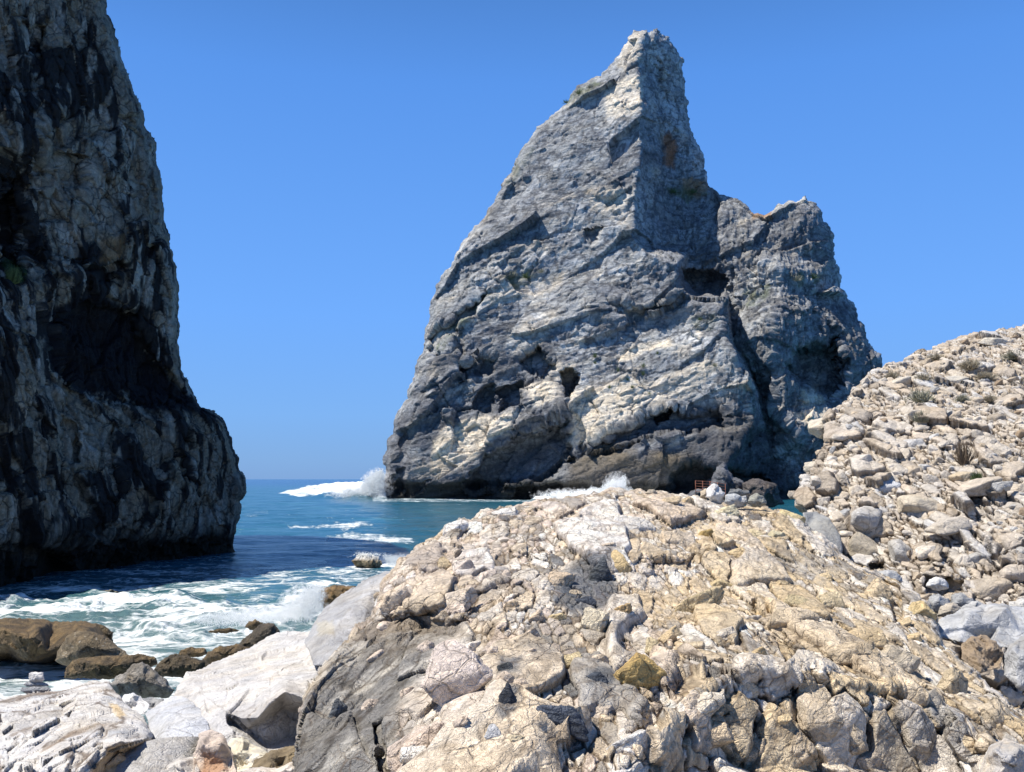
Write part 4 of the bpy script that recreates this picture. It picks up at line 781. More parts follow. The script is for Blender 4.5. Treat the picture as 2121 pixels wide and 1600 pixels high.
mk_boulder('boulder', 'pale rounded stone at the bottom edge left of the outcrop', [(490, 1640, 5.5), (495, 1600, 5.8), (530, 1590, 5.9), (575, 1592, 5.8), (610, 1575, 5.8), (625, 1600, 5.5), (610, 1650, 5.2)], 5.6, col=rgb(.66, .60, .54), col2=rgb(.55, .49, .42), seed=30)
mk_boulder('boulder', 'grey brown stone in the gap below the bluish slab', [(300, 1600, 6.3), (305, 1560, 6.7), (320, 1545, 6.9), (345, 1560, 6.6), (360, 1590, 6.3), (350, 1620, 6.1), (310, 1620, 6.1)], 6.5, col=rgb(.44, .39, .30), col2=rgb(.33, .29, .23), seed=31)
mk_boulder('boulder', 'rough pale stone at the bottom edge below the bluish slab', [(330, 1650, 5.8), (340, 1590, 6.2), (370, 1568, 6.4), (405, 1570, 6.3), (415, 1610, 6.0), (400, 1650, 5.7)], 6.1, col=rgb(.63, .60, .56), col2=rgb(.48, .44, .40), seed=32)
mk_boulder('boulder', 'small white rounded rock behind the bluish slab', [(248, 1450, 10.6), (258, 1438, 10.9), (275, 1435, 11), (292, 1442, 10.8), (310, 1462, 10.2), (300, 1480, 9.7), (265, 1478, 9.8)], 10.4, col=rgb(.74, .73, .72), col2=rgb(.62, .62, .62), seed=33)
mk_boulder('boulder', 'dark grey flat rock at the water edge behind the small white one', [(285, 1450, 13), (310, 1444, 13.3), (340, 1448, 13), (345, 1462, 12.4), (320, 1470, 12.2), (292, 1466, 12.4)], 12.8, col=rgb(.28, .28, .28), col2=rgb(.42, .42, .42), seed=34)
def banded(c, P, X, Y, n, n2, ex):
    A = rot_xz(P, R(-12)); b = fbm(A / np.array([1.4, .8, .12]) + n[:, None] * .4, 4, 90)
    c = mix(c, rgb(.36, .39, .43), sst(.10, .4, b) * sst(150, 230, X + 30 * n2) * .8)
    c = mix(c, rgb(.25, .19, .14), sst(.12, .35, fbm(P / np.array([.35, .9, .18]), 5, 91)) * sst(290, 180, X) * .9)
    c = mix(c, rgb(.15, .11, .08), sst(.93, .99, 1 - np.abs(fbm(A / np.array([.8, 1.6, .25]), 4, 93))) * .8)
    c = mix(c, rgb(.72, .56, .34), patch(X, Y, [(218, 1455), (232, 1455), (262, 1482), (245, 1490)], 6, 4, 12, 3) * .8)
    return mix(c, rgb(.50, .37, .22), patch(X, Y, [(225, 1545), (300, 1530), (308, 1620), (180, 1620), (200, 1580)], 8, 5, 30, 4) * .9)
mk_boulder('banded_rock', 'white rock veined blue grey with a tan overhung face, in the bottom left corner', [(-80, 1480, 7.2), (-60, 1455, 7.7), (0, 1448, 8.0), (60, 1436, 8.3), (110, 1432, 8.5), (150, 1424, 8.7), (190, 1410, 9.0), (226, 1412, 8.9), (246, 1438, 8.3), (268, 1462, 7.8), (292, 1482, 7.4), (312, 1512, 7.0), (318, 1528, 6.8), (302, 1545, 6.7), (305, 1600, 6.3), (300, 1680, 5.9), (-80, 1700, 5.6)], 7,
    pts=[(0, 1490, 7.1), (80, 1470, 7.4), (160, 1450, 7.8), (210, 1440, 8.0), (60, 1530, 6.5), (140, 1500, 6.8), (200, 1490, 6.9), (20, 1590, 5.9), (100, 1600, 5.8), (150, 1560, 6.1), (250, 1500, 6.8)], cre=[[(180, 1600, 5.65), (215, 1555, 5.95), (250, 1538, 6.15), (300, 1530, 6.4)], [(200, 1610, 5.95), (240, 1560, 6.25), (298, 1550, 6.6)]],
    col=rgb(.68, .66, .635), col2=rgb(.54, .51, .475), seed=35, fs=.22, fa=.9, colf=banded, warp_strat=(-12, .012, .05), blur=3, cat='rock', thick=2, roll=(12, .2))
# boulders at the right, below the rubble
GB = rgb(.43, .435, .44); GB2 = rgb(.35, .355, .365)
mk_boulder('boulder', 'large smooth pale grey boulder below the rubble at the right edge', [(1930, 1300, 9.6), (1955, 1278, 9.9), (1990, 1262, 10.0), (2040, 1252, 10.0), (2090, 1254, 9.9), (2160, 1262, 9.8), (2200, 1320, 9.2), (2120, 1350, 8.9), (2050, 1340, 9.0), (1985, 1330, 9.1), (1940, 1320, 9.3)], 9.6, col=GB * 1.1, col2=GB2 * 1.05, seed=36, fs=.8, fa=.35, group='grey boulders at the right')
mk_boulder('boulder', 'rounded grey boulder cut by the right edge of the picture', [(2078, 1400, 8.2), (2076, 1365, 8.4), (2090, 1335, 8.6), (2115, 1318, 8.7), (2170, 1320, 8.7), (2200, 1400, 8.2), (2170, 1440, 8.0), (2110, 1430, 8.1)], 8.4, col=GB, col2=GB2, seed=37, fs=.9, fa=.3, group='grey boulders at the right')
mk_boulder('boulder', 'brown earthy rock between the two big grey boulders', [(1990, 1365, 8.3), (1992, 1335, 8.6), (2010, 1318, 8.8), (2040, 1315, 8.8), (2065, 1330, 8.6), (2078, 1355, 8.4), (2070, 1385, 8.2), (2030, 1395, 8.1)], 8.5, col=rgb(.36, .28, .20), col2=rgb(.22, .17, .12), seed=38, fs=.3, fa=1.2)
for i, (ol, lab, c1) in enumerate([([(1920, 1250), (1925, 1236), (1945, 1230), (1965, 1240), (1975, 1262), (1950, 1275), (1930, 1268)], 'small grey stone leaning on the end of the outcrop', GB), ([(1940, 1275), (1950, 1255), (1975, 1248), (1995, 1262), (1990, 1278), (1960, 1284)], 'tan grey cobble before the large grey boulder', rgb(.50, .45, .38)),
        ([(1968, 1250), (1972, 1232), (1990, 1227), (2015, 1240), (2025, 1255), (2010, 1268), (1985, 1268)], 'round grey cobble second from the outcrop end', GB * .9), ([(1985, 1268), (2000, 1252), (2025, 1244), (2045, 1254), (2045, 1268), (2010, 1278)], 'flat white grey cobble on the large grey boulder', GB * 1.15),
        ([(1815, 1200), (1820, 1183), (1840, 1180), (1862, 1190), (1870, 1205), (1850, 1214), (1828, 1212)], 'pale blue grey stone peeping over the outcrop crest at right', GB * 1.15), ([(1918, 1215), (1925, 1200), (1945, 1196), (1962, 1206), (1966, 1218), (1945, 1224)], 'flat bright white stone in the dark hollow of the rubble', rgb(.75, .75, .74)),
        ([(2080, 1262), (2090, 1246), (2120, 1240), (2160, 1244), (2160, 1275), (2110, 1275)], 'pale boulder behind the large grey one at the right edge', rgb(.64, .62, .58))]):
    mk_boulder('boulder', lab, ol, [11.0, 10.6, 11.2, 10.2, 12.0, 12.0, 10.6][i], col=c1, col2=np.array(c1) * .85, seed=40 + i, fs=.8, fa=.4, group='grey boulders at the right')
mk_boulder('boulder', 'pale rock with a bright broken edge in the bottom right corner', [(2030, 1640, 5.0), (2035, 1580, 5.3), (2050, 1545, 5.4), (2080, 1530, 5.4), (2110, 1540, 5.3), (2160, 1560, 5.2), (2160, 1680, 4.8)], 5.1, col=rgb(.50, .48, .46), col2=rgb(.62, .55, .46), seed=49)
mk_boulder('grey_slab', 'flat grey rectangular slab standing between the outcrop and the rubble', [(1662, 1062, 14.4), (1690, 1060, 14.6), (1718, 1072, 14.4), (1740, 1108, 14.0), (1746, 1140, 13.7), (1738, 1175, 13.4), (1700, 1160, 13.6), (1670, 1100, 14.1)], 14.0, pts=[(1700, 1110, 13.8)], col=rgb(.36, .36, .345), col2=rgb(.33, .33, .32), seed=50, fs=.9, fa=.1, amp=1.0, cat='rock slab', thick=.5)
# stones lying on the crest of the outcrop
for ol, D, lab, c1, c2, sd in [([(1461, 1030), (1467, 1010), (1480, 1002), (1492, 1010), (1503, 1022), (1500, 1040), (1490, 1048), (1475, 1046)], 12.6, 'bright white pointed stone standing on the outcrop crest', (.78, .77, .75), (.66, .64, .62), 51),
        ([(1449, 1030), (1450, 1018), (1462, 1012), (1472, 1016), (1474, 1030), (1462, 1036)], 12.9, 'small tan stone tucked behind the white pointed one', (.55, .47, .36), (.44, .37, .28), 52),
        ([(1500, 1040), (1502, 1026), (1520, 1022), (1545, 1027), (1552, 1042), (1540, 1052), (1510, 1051)], 12.5, 'grey stone under the flat dark slab on the crest', (.42, .44, .46), (.55, .54, .52), 53),
        ([(1508, 1021), (1512, 1013), (1530, 1012), (1552, 1017), (1554, 1023), (1540, 1027), (1515, 1026)], 12.6, 'thin dark flat stone lying on the grey one', (.20, .21, .22), (.28, .28, .27), 54),
        ([(1549, 1038), (1556, 1026), (1570, 1022), (1582, 1028), (1588, 1044), (1575, 1053), (1555, 1050)], 12.4, 'rounded grey green stone rightmost of the row on the crest', (.37, .37, .32), (.28, .28, .25), 55),
        ([(1335, 1022), (1342, 1015), (1355, 1014), (1362, 1020), (1358, 1028), (1342, 1028)], 12.9, 'small flat tan stone on the crest right of the splash', (.50, .44, .35), (.40, .35, .28), 56)]:
    mk_boulder('boulder', lab, ol, D, col=c1, col2=c2, seed=sd, fs=.8, fa=.7, cat='stone', group='loose stones on the outcrop crest')
# cairn
for ol, D, lab, c1, sd in [([(60, 1412), (60, 1395), (72, 1392), (90, 1393), (93, 1408), (88, 1414), (70, 1414)], 8.9, 'white square stone on top of the little cairn', (.72, .71, .70), 57), ([(48, 1418), (55, 1412), (75, 1412), (98, 1416), (102, 1422), (80, 1424), (55, 1423)], 8.9, 'flat grey stone in the middle of the cairn', (.40, .41, .43), 58),
        ([(42, 1432), (46, 1424), (70, 1422), (100, 1423), (108, 1430), (95, 1440), (60, 1440)], 8.8, 'dark grey flat stone at the foot of the cairn', (.33, .34, .36), 59)]:
    mk_boulder('cairn_stone', lab, ol, D, col=c1, seed=sd, fs=.9, fa=.5, cat='stone', group='stones of the cairn', amp=1)
# dark rocks between the outcrop and the great stack
mk_boulder('boulder', 'dark pinnacle rock at the foot of the great stack behind the crest stones', [(1400, 1045), (1430, 1018), (1468, 1012), (1476, 985), (1484, 968), (1498, 955), (1508, 972), (1520, 990), (1540, 1000), (1545, 1045)], 110, col=rgb(.16, .165, .18), col2=rgb(.09, .09, .10), mat=M_dark, seed=60, fs=.3, fa=1.2, thick=8)
mk_boulder('boulder', 'low dark flat topped rock beside the pinnacle, above the water gap', [(1535, 1045), (1538, 1000), (1560, 990), (1580, 994), (1608, 1003), (1614, 1025), (1625, 1045), (1600, 1052)], 105, col=rgb(.15, .13, .12), col2=rgb(.07, .065, .065), mat=M_dark, seed=61, fs=.3, fa=1.1, thick=8)

# ================================================================== SINGLE STONES (shared meshes, own colour)
def ico(sub):
    bm = bmesh.new(); bmesh.ops.create_icosphere(bm, subdivisions=sub, radius=1.0)
    V = np.array([v.co[:] for v in bm.verts]); T = np.array([[v.index for v in f.verts] for f in bm.faces]); bm.free(); return V, T
ICO4, ICO3, ICO2 = ico(5), ico(4), ico(3)
def stone_verts(base, seed, nplanes=11, soft=10.0, rough=.05, box=.75):
    V, T = base; rs = np.random.RandomState(seed); n = rs.normal(size=(nplanes, 3)); n /= np.linalg.norm(n, axis=1, keepdims=True); d = rs.uniform(.62, 1.0, nplanes)
    n = np.concatenate([n, np.array([[1, 0, 0], [-1, 0, 0], [0, 1, 0], [0, -1, 0], [0, 0, 1], [0, 0, -1]]) + rs.normal(size=(6, 3)) * .18]); n /= np.linalg.norm(n, axis=1, keepdims=True)
    d = np.concatenate([d, rs.uniform(.85, 1.0, 6) * .95])
    c = V @ n.T; r = 1.0 / (((np.maximum(c, 0) / d) ** soft).sum(1) ** (1 / soft) + 1e-6)
    W = V * r[:, None]
    f, _, _, e = facets(W, .55, seed, rough * 1.4, rough * 2.4, rough * .8, .07, .4)
    W = W * (1 + f + rough * fbm(W * 2.2, 4, seed) + rough * .35 * fbm(W * 9, 3, seed + 1))[:, None]
    return W, T
M_st_o = rock_mat('embedded stone', src='obj', sc=.12, crack=.55, crack_sc=1.3, crack_w=.022, bump=.9, var=.34, crack_col=(.10, .07, .045))
M_st_h = rock_mat('rubble stone', src='obj', sc=.18, crack=.35, crack_sc=1.3, crack_w=.03, bump=.7, var=.26, crack_col=(.15, .115, .085))
M_slate = rock_mat('slate clast', src='obj', sc=.12, crack=.2, bump=1.0, var=.35, strat=1.0, strat_rot=(0, R(35), 0), crack_col=(.03, .035, .04))
BIG = [make_mesh('stone mesh', *(lambda w: (w[0], []))(stone_verts(ICO4, 800 + k, 12, (30, 16, 40, 22)[k % 4], .06)), M_st_o, tris=ICO4[1]) for k in range(8)]
BIGS = [make_mesh('slate mesh', *(lambda w: (w[0], []))(stone_verts(ICO4, 830 + k, 9, 12, .07)), M_slate, tris=ICO4[1]) for k in range(3)]
SML = [make_mesh('small stone mesh', *(lambda w: (w[0], []))(stone_verts(ICO3, 850 + k, 12, (40, 24, 50, 18)[k % 4], .055)), M_st_h, tris=ICO3[1]) for k in range(12)]
CLS = [make_mesh('clast mesh', *(lambda w: (w[0], []))(stone_verts(ICO3, 870 + k, 11, (30, 16, 24, 40)[k % 4], .06)), M_st_o, tris=ICO3[1]) for k in range(8)]
def place(name, me, S, px, py, wpx, hpx, ang, col, parent=None, sink=.25, yaw=0, deep=1.0, tilt=0):
    P, N = surf_at(S, px, py); D = P[1]; w = wpx * D / F / 2; h = hpx * D / F / 2; dp = (w + h) / 2 * deep
    o = bpy.data.objects.new(name, me); COL.objects.link(o)
    loc = P - N * (-(1 - sink) * 0 + sink * min(h, dp)) + np.array([0, dp * .25, 0])
    if parent: o.parent = parent; loc = loc - np.array(parent.location)
    o.location = tuple(loc); o.rotation_euler = Matrix.Rotation(-ang, 4, 'Y').to_euler(); o.scale = (w * 1.06, dp, h * 1.06); o.color = (*[min(.85, float(v) * (1.2 if parent else .98)) if v > .2 else float(v) for v in col], 1)
    return o
OC = S_oc.obj; rnd = random.Random(5)
hand = [  # px, py, width, height, tilt degrees, colour, label, slate?
    (1307, 1100, 100, 76, 8, (.66, .62, .56), 'large white cracked clast near the crest', 0), (1398, 1128, 84, 66, -5, (.60, .50, .38), 'round tan clast right of the white one', 0), (1290, 1184, 42, 60, 12, (.55, .42, .23), 'yellow clast below the white one', 0),
    (1334, 1192, 40, 40, 0, (.60, .55, .50), None, 0), (1156, 1216, 54, 76, -22, (.56, .45, .33), 'pinkish upright clast beside dark slate', 0), (1232, 1316, 58, 62, -6, (.62, .54, .40), 'white and tan block clast standing proud', 0),
    (1288, 1290, 52, 32, 25, (.52, .38, .21), 'ochre clast', 0), (1312, 1432, 112, 84, 28, (.48, .34, .17), 'large ochre layered clast', 0), (1290, 1388, 44, 34, 0, (.64, .58, .52), None, 0), (1152, 1530, 112, 62, -8, (.105, .12, .15), 'large dark blue slate clast', 1),
    (955, 1460, 150, 110, 12, (.64, .54, .46), 'broad pinkish white clast', 0), (960, 1358, 90, 66, 25, (.66, .61, .55), 'white fractured clast', 0), (870, 1570, 130, 100, 20, (.60, .50, .42), None, 0), (952, 1250, 84, 52, 22, (.62, .53, .43), 'cream clast over the dark hollow', 0), (1060, 1268, 36, 34, 20, (.58, .45, .30), None, 0),
    (830, 1250, 84, 62, 15, (.64, .54, .43), 'cream boulder like clast on the left shoulder', 0), (945, 1100, 58, 42, 32, (.70, .67, .63), 'white rounded clast on the skyline at left', 0), (1040, 1068, 60, 26, 14, (.66, .62, .56), None, 0), (920, 1180, 36, 34, 10, (.50, .40, .26), None, 0),
    (1240, 1200, 52, 70, 24, (.11, .12, .13), 'dark slate clast beside the pinkish upright one', 1), (1235, 1435, 50, 34, 16, (.10, .115, .14), 'dark slate clast', 1), (1048, 1410, 40, 34, 10, (.10, .11, .12), 'dark slate clast', 1), (1055, 1508, 38, 62, 28, (.10, .11, .13), 'dark slate clast', 1), (1215, 1258, 44, 24, 10, (.12, .14, .18), 'blue grey slate clast', 1),
    (1648, 1262, 66, 46, 0, (.56, .46, .28), 'round yellow clast', 0), (1720, 1262, 60, 48, 10, (.56, .46, .30), None, 0), (1565, 1114, 40, 26, 10, (.56, .47, .30), None, 0), (1610, 1118, 38, 30, 0, (.57, .50, .33), None, 0), (1500, 1070, 62, 32, 14, (.60, .54, .38), 'pale yellow clast near the crest', 0),
    (1640, 1078, 60, 28, -18, (.58, .48, .28), None, 0), (1450, 1262, 130, 54, 24, (.54, .43, .26), 'long yellow clast', 0), (1480, 1215, 90, 30, 20, (.55, .43, .24), None, 0), (1640, 1310, 110, 58, 10, (.55, .45, .32), None, 0), (1780, 1340, 120, 50, 6, (.53, .42, .27), None, 0), (1820, 1240, 60, 60, -28, (.56, .45, .30), None, 0),
    (1915, 1275, 60, 54, -35, (.52, .41, .23), 'yellow clast at the end of the outcrop', 0), (1765, 1375, 110, 52, 4, (.50, .40, .27), None, 0), (1870, 1385, 80, 54, -20, (.50, .43, .33), None, 0), (1660, 1440, 46, 54, 0, (.50, .41, .29), None, 0), (1545, 1432, 66, 62, 30, (.60, .53, .42), 'pale bulging clast on the brow', 0), (1440, 1480, 110, 60, 30, (.62, .56, .47), None, 0),
    (1460, 1540, 96, 60, 20, (.50, .40, .28), None, 0), (1680, 1500, 90, 86, 15, (.47, .40, .31), 'pale block in the shaded face', 0), (1560, 1560, 100, 80, 25, (.47, .38, .27), None, 0), (1630, 1570, 90, 66, 35, (.46, .38, .28), None, 0), (1760, 1540, 84, 80, 40, (.45, .38, .29), None, 0), (1850, 1450, 40, 50, 10, (.52, .45, .38), None, 0), (1790, 1590, 90, 60, 0, (.38, .33, .27), None, 0),
    (1930, 1470, 66, 70, -30, (.42, .37, .30), None, 0), (1980, 1440, 62, 86, -38, (.50, .41, .28), None, 0), (2060, 1500, 80, 70, -40, (.52, .43, .31), None, 0), (1900, 1560, 70, 60, -10, (.36, .33, .29), None, 0), (1340, 1500, 62, 50, 35, (.60, .55, .48), None, 0), (1250, 1490, 60, 44, 10, (.52, .44, .35), None, 0), (1290, 1560, 110, 46, 24, (.66, .62, .56), 'white clast at the bottom edge', 0),
    (1160, 1290, 44, 24, 0, (.58, .47, .28), None, 0), (1190, 1240, 30, 24, 10, (.55, .44, .30), None, 0), (1175, 1392, 70, 34, 15, (.52, .42, .25), None, 0), (1350, 1372, 40, 40, 10, (.58, .48, .30), None, 0), (1390, 1330, 60, 38, 45, (.54, .42, .26), None, 0), (1500, 1330, 60, 30, 20, (.50, .44, .36), None, 0), (1390, 1190, 30, 20, 0, (.56, .50, .42), None, 0), (1560, 1290, 50, 36, 10, (.52, .47, .40), None, 0),
    (1470, 1120, 44, 40, 0, (.42, .30, .15), 'brown ochre clast', 0), (700, 1480, 60, 30, 60, (.14, .15, .16), 'dark slate streak in the grey flank', 1), (870, 1600, 60, 40, 0, (.66, .64, .60), None, 0), (1030, 1580, 40, 34, 0, (.42, .42, .42), None, 0), (1080, 1590, 40, 28, 0, (.56, .47, .32), None, 0)]
for k, (x, y, w_, h_, an, c, lab, sl) in enumerate(hand):
    me = BIGS[k % 3] if sl else BIG[(k * 5 + 3) % 8]
    o = place('clast', me, S_oc, x, y, w_, h_, R(an), c, parent=OC, sink=.34 if y < 1420 else .42, deep=.8)
    if lab: o['label'] = lab
n_auto = 100 - len(hand); tries = 0; used = [(h[0], h[1], max(h[2], h[3]) / 2) for h in hand]
while n_auto > 0 and tries < 4000:
    tries += 1; x = rnd.uniform(760, 1900); y = rnd.uniform(1050, 1590)
    i = int((x - S_oc.x0) / S_oc.step); j = int((y - S_oc.y0) / S_oc.sy)
    if not (0 <= i < S_oc.u.shape[1] and 12 <= j < S_oc.u.shape[0] and S_oc.u[j, i] and S_oc.u[j - 12, i]): continue
    s_ = rnd.uniform(20, 38)
    if any(math.hypot(x - a, y - b) < r + s_ * .5 for a, b, r in used): continue
    used.append((x, y, s_ / 2)); n_auto -= 1
    t = max(0, min(1, (x - 1000) / 500)); v = rnd.uniform(.85, 1.1)
    c = [(.60 * (1 - t) + .56 * t) * v, (.50 * (1 - t) + .44 * t) * v, (.41 * (1 - t) + .27 * t) * v]
    place('clast', CLS[rnd.randrange(8)], S_oc, x, y, s_ * rnd.uniform(1, 1.4), s_ * rnd.uniform(.6, .9), R(rnd.uniform(0, 40)), c, parent=OC, sink=.2)

# stones of the hillside: the 300 that show largest
hand_h = [(1700, 890, 60, 44, 0, (.60, .54, .44), 'big cream stone jutting from the left edge of the rubble, high above the gap'), (1690, 975, 44, 26, 5, (.58, .52, .42), 'cream stone jutting out of the rubble low over the water gap'), (1905, 1058, 96, 46, 5, (.60, .53, .42), 'large flat topped pale stone near the middle of the rubble'),
    (1800, 1090, 70, 60, -10, (.54, .52, .49), 'big pale grey fractured stone left of centre in the rubble'), (1795, 1140, 90, 64, -20, (.48, .42, .33), 'big tan layered block at the foot of the rubble by the grey slab'), (1975, 1110, 80, 36, 0, (.56, .50, .42), 'long pale stone over a dark gap in the lower rubble'), (2040, 1030, 110, 36, 8, (.58, .50, .40), 'long tan slab stone at the right of the rubble'),
    (2065, 880, 44, 30, 20, (.36, .31, .25), 'brownish shaded angular stone at the upper right of the rubble'), (1890, 930, 52, 34, 10, (.57, .55, .52), 'pale grey rounded stone in the middle of the rubble'), (1840, 1020, 60, 50, 60, (.53, .53, .53), 'tilted bluish grey stone in the left part of the rubble'), (2000, 1000, 60, 34, 0, (.55, .46, .33), 'tan rounded stone near the green sprig'),
    (2075, 1035, 46, 26, 0, (.56, .54, .50), 'pale stone at the right by the dark crack'), (1990, 1210, 60, 44, 40, (.52, .44, .33), 'tan stone beside the bright white stone in the hollow'), (2050, 1215, 90, 50, 10, (.50, .43, .34), 'wide tan stone above the large smooth grey boulder'), (1870, 1150, 50, 60, 10, (.50, .48, .45), 'greyish upright stone low in the rubble'), (2100, 1190, 60, 44, 0, (.55, .49, .42), 'pale stone at the right edge above the grey boulders'),
    (1980, 790, 60, 26, 8, (.62, .57, .48), 'pale flat stone high on the slope below the crest'), (1900, 790, 50, 22, 10, (.62, .57, .48), 'pale flat stone below the shrubs near the left crest'), (1870, 800, 54, 30, 0, (.60, .54, .45), None), (2060, 720, 60, 24, 0, (.60, .55, .46), 'pale crest stone near the right edge of the skyline')]
used = []; GH = 'stones of the rubble hillside'
for k, (x, y, w_, h_, an, c, lab) in enumerate(hand_h):
    o = place('stone', SML[k % 12], S_hl, x, y, w_, h_, R(an), c, sink=.15); used.append((x, y, max(w_, h_) / 2.2))
    tag(o, lab or 'pale cream stone among many on the upper rubble slope', 'stone', GH)
LABS = set()
ANCH = [(1908, 822, 'the largest dry shrub'), (1910, 862, 'the small round grey green shrub'), (2012, 755, 'the brown shrub under the crest'), (1848, 778, 'the small shrub near the left crest'), (1998, 935, 'the dark twiggy plant'), (2024, 990, 'the small green plant'),
        (1700, 890, 'the big cream stone jutting at the left edge'), (1690, 975, 'the stone jutting over the water gap'), (1905, 1058, 'the large flat topped pale stone'), (1800, 1090, 'the big pale fractured stone'), (1710, 1110, 'the flat grey slab'), (1942, 1208, 'the bright white stone in the hollow'),
        (2050, 1215, 'the wide tan stone above the grey boulder'), (2065, 880, 'the brownish shaded angular stone'), (1985, 868, 'the thin faded shrub'), (2100, 735, 'the grey shrub by the right skyline'), (2040, 1030, 'the long tan slab stone'), (1890, 930, 'the pale grey rounded stone mid slope'),
        (1840, 1020, 'the tilted bluish grey stone'), (1975, 1110, 'the long pale stone over a dark gap'), (1870, 1150, 'the greyish upright stone low down'), (2100, 1130, 'the dark hollow at the right edge'), (1800, 820, 'the left end of the crest'), (1795, 960, 'the stony left shoulder'), (2100, 960, 'the plain stretch at the right edge')]
tries = 0; need = 300 - len(hand_h)
while need > 0 and tries < 20000:
    tries += 1; x = rnd.uniform(1650, 2130); y = rnd.uniform(680, 1250)
    i = int((x - S_hl.x0) / S_hl.step); j = int((y - S_hl.y0) / S_hl.sy)
    if not (0 <= i < S_hl.u.shape[1] and 6 <= j < S_hl.u.shape[0] and S_hl.u[j, i] and S_hl.u[j - 5, i]): continue
    big = sst(700, 1200, y); s_ = rnd.uniform(13, 20 + 22 * float(big))
    if any(math.hypot(x - a, y - b) < r + s_ * .42 for a, b, r in used): continue
    used.append((x, y, s_ / 2)); need -= 1
    v = rnd.uniform(.82, 1.12); kind = rnd.random()
    cn, c = ('pale cream', (.62, .56, .48)) if kind < .5 else (('tan', (.52, .44, .34)) if kind < .78 else (('light grey', (.50, .49, .47)) if kind < .93 else ('brown', (.34, .26, .18))))
    ws_, hs_ = s_ * rnd.uniform(.9, 1.4), s_ * rnd.uniform(.55, 1.0); tl = rnd.gauss(8, 22)
    o = place('stone', SML[rnd.randrange(12)], S_hl, x, y, ws_, hs_, R(tl), [q * v for q in c], sink=.22)
    for an_ in sorted(ANCH, key=lambda a: math.hypot(x - a[0], (y - a[1]) * 1.2))[:5]:
     dx_, dy_ = x - an_[0], y - an_[1]
     rel = ('right of' if dx_ > 0 else 'left of') if abs(dx_) > abs(dy_) else ('below' if dy_ > 0 else 'above')
     far_ = math.hypot(dx_, dy_); nr_ = 'just ' if far_ < 20 else ('well ' if far_ > 52 else '')
     sh = 'flat ' if ws_ / hs_ > 1.9 else ('chunky ' if ws_ / hs_ < 1.45 else ''); tw = 'steeply tilted ' if abs(tl) > 32 else ''
     szn = 'small' if ws_ < 24 else ('larger' if ws_ > 40 else 'medium')
     dk_ = 'darker ' if v < .9 else ('brighter ' if v > 1.05 else '')
     lab = '%s %s%s%s%s stone %s%s %s' % (szn, tw, sh, dk_, cn, nr_, rel, an_[2])
     if len(lab.split()) > 16: lab = '%s %s stone %s%s %s' % (szn, cn, nr_, rel, an_[2])
     if lab not in LABS: break
    LABS.add(lab)
    tag(o, lab, 'stone', GH)

# ================================================================== PLANTS
def leaf_mat(name, c1, c2):
    k = NT(name); n = k.n('TexNoise', i_Scale=9.0, i_Detail=3.0); tc = k.n('TexCoord'); k.l(tc.outputs['Object'], n.inputs['Vector'])
    k.l(k.ramp(n.outputs[0], [(.3, c1), (.7, c2)]), k.b.inputs['Base Color']); k.b.inputs['Roughness'].default_value = .8; return k.m
M_dry = leaf_mat('dry shrub', (.26, .22, .15), (.42, .37, .27)); M_grn = leaf_mat('green plant', (.05, .085, .02), (.13, .17, .06)); M_twig = leaf_mat('dark twigs', (.10, .07, .045), (.20, .15, .10)); M_gry = leaf_mat('grey shrub', (.19, .185, .13), (.34, .33, .24))
def shrub(name, label, S, px, py, wpx, hpx, mat, n=420, cat='shrub', group=None, seed=1, off=0):
    P, N = surf_at(S, px, py + hpx * .45); D = P[1] - off; P = at(px, py + hpx * .45, D); w_ = wpx * D / F / 2; h_ = hpx * D / F; rs = np.random.RandomState(seed)
    V = []; T = []
    for i in range(n):
        a = rs.uniform(0, 2 * math.pi); rr = math.sqrt(rs.uniform(0, 1)) * (.7 + .5 * math.sin(a * 2 + seed) ** 2); rr = min(rr, 1.05); el = rs.uniform(.35, 1.0); L = rs.uniform(.55, 1.05)
        tip = np.array([math.cos(a) * rr * w_, math.sin(a) * rr * w_ * .8, h_ * math.sqrt(max(0, 1 - rr * rr * .8)) * L]); root = tip * np.array([.25, .25, .0]) + rs.normal(size=3) * .03 * w_
        mid = (root + tip) / 2 + rs.normal(size=3) * .10 * w_; s = .022 * w_ + .004
        side = rs.normal(size=3); side /= np.linalg.norm(side); b = len(V)
        V += [root - side * s, root + side * s, mid + side * s, mid - side * s, tip]; T += [(b, b + 1, b + 2), (b, b + 2, b + 3), (b + 3, b + 2, b + 4)]
        for q in range(4):                                   # small leaves along the twig
            t = rs.uniform(.4, 1); c = mid * (1 - t) + tip * t; u = rs.normal(size=3); u /= np.linalg.norm(u); v = rs.normal(size=3); v /= np.linalg.norm(v); b = len(V); ls = w_ * .06
            V += [c, c + u * ls, c + v * ls * .6]; T += [(b, b + 1, b + 2)]
    me = make_mesh(name, np.array(V), [], mat, tris=T, smooth=False)
    o = link(name, me, tuple(P)); return tag(o, label, cat, group)
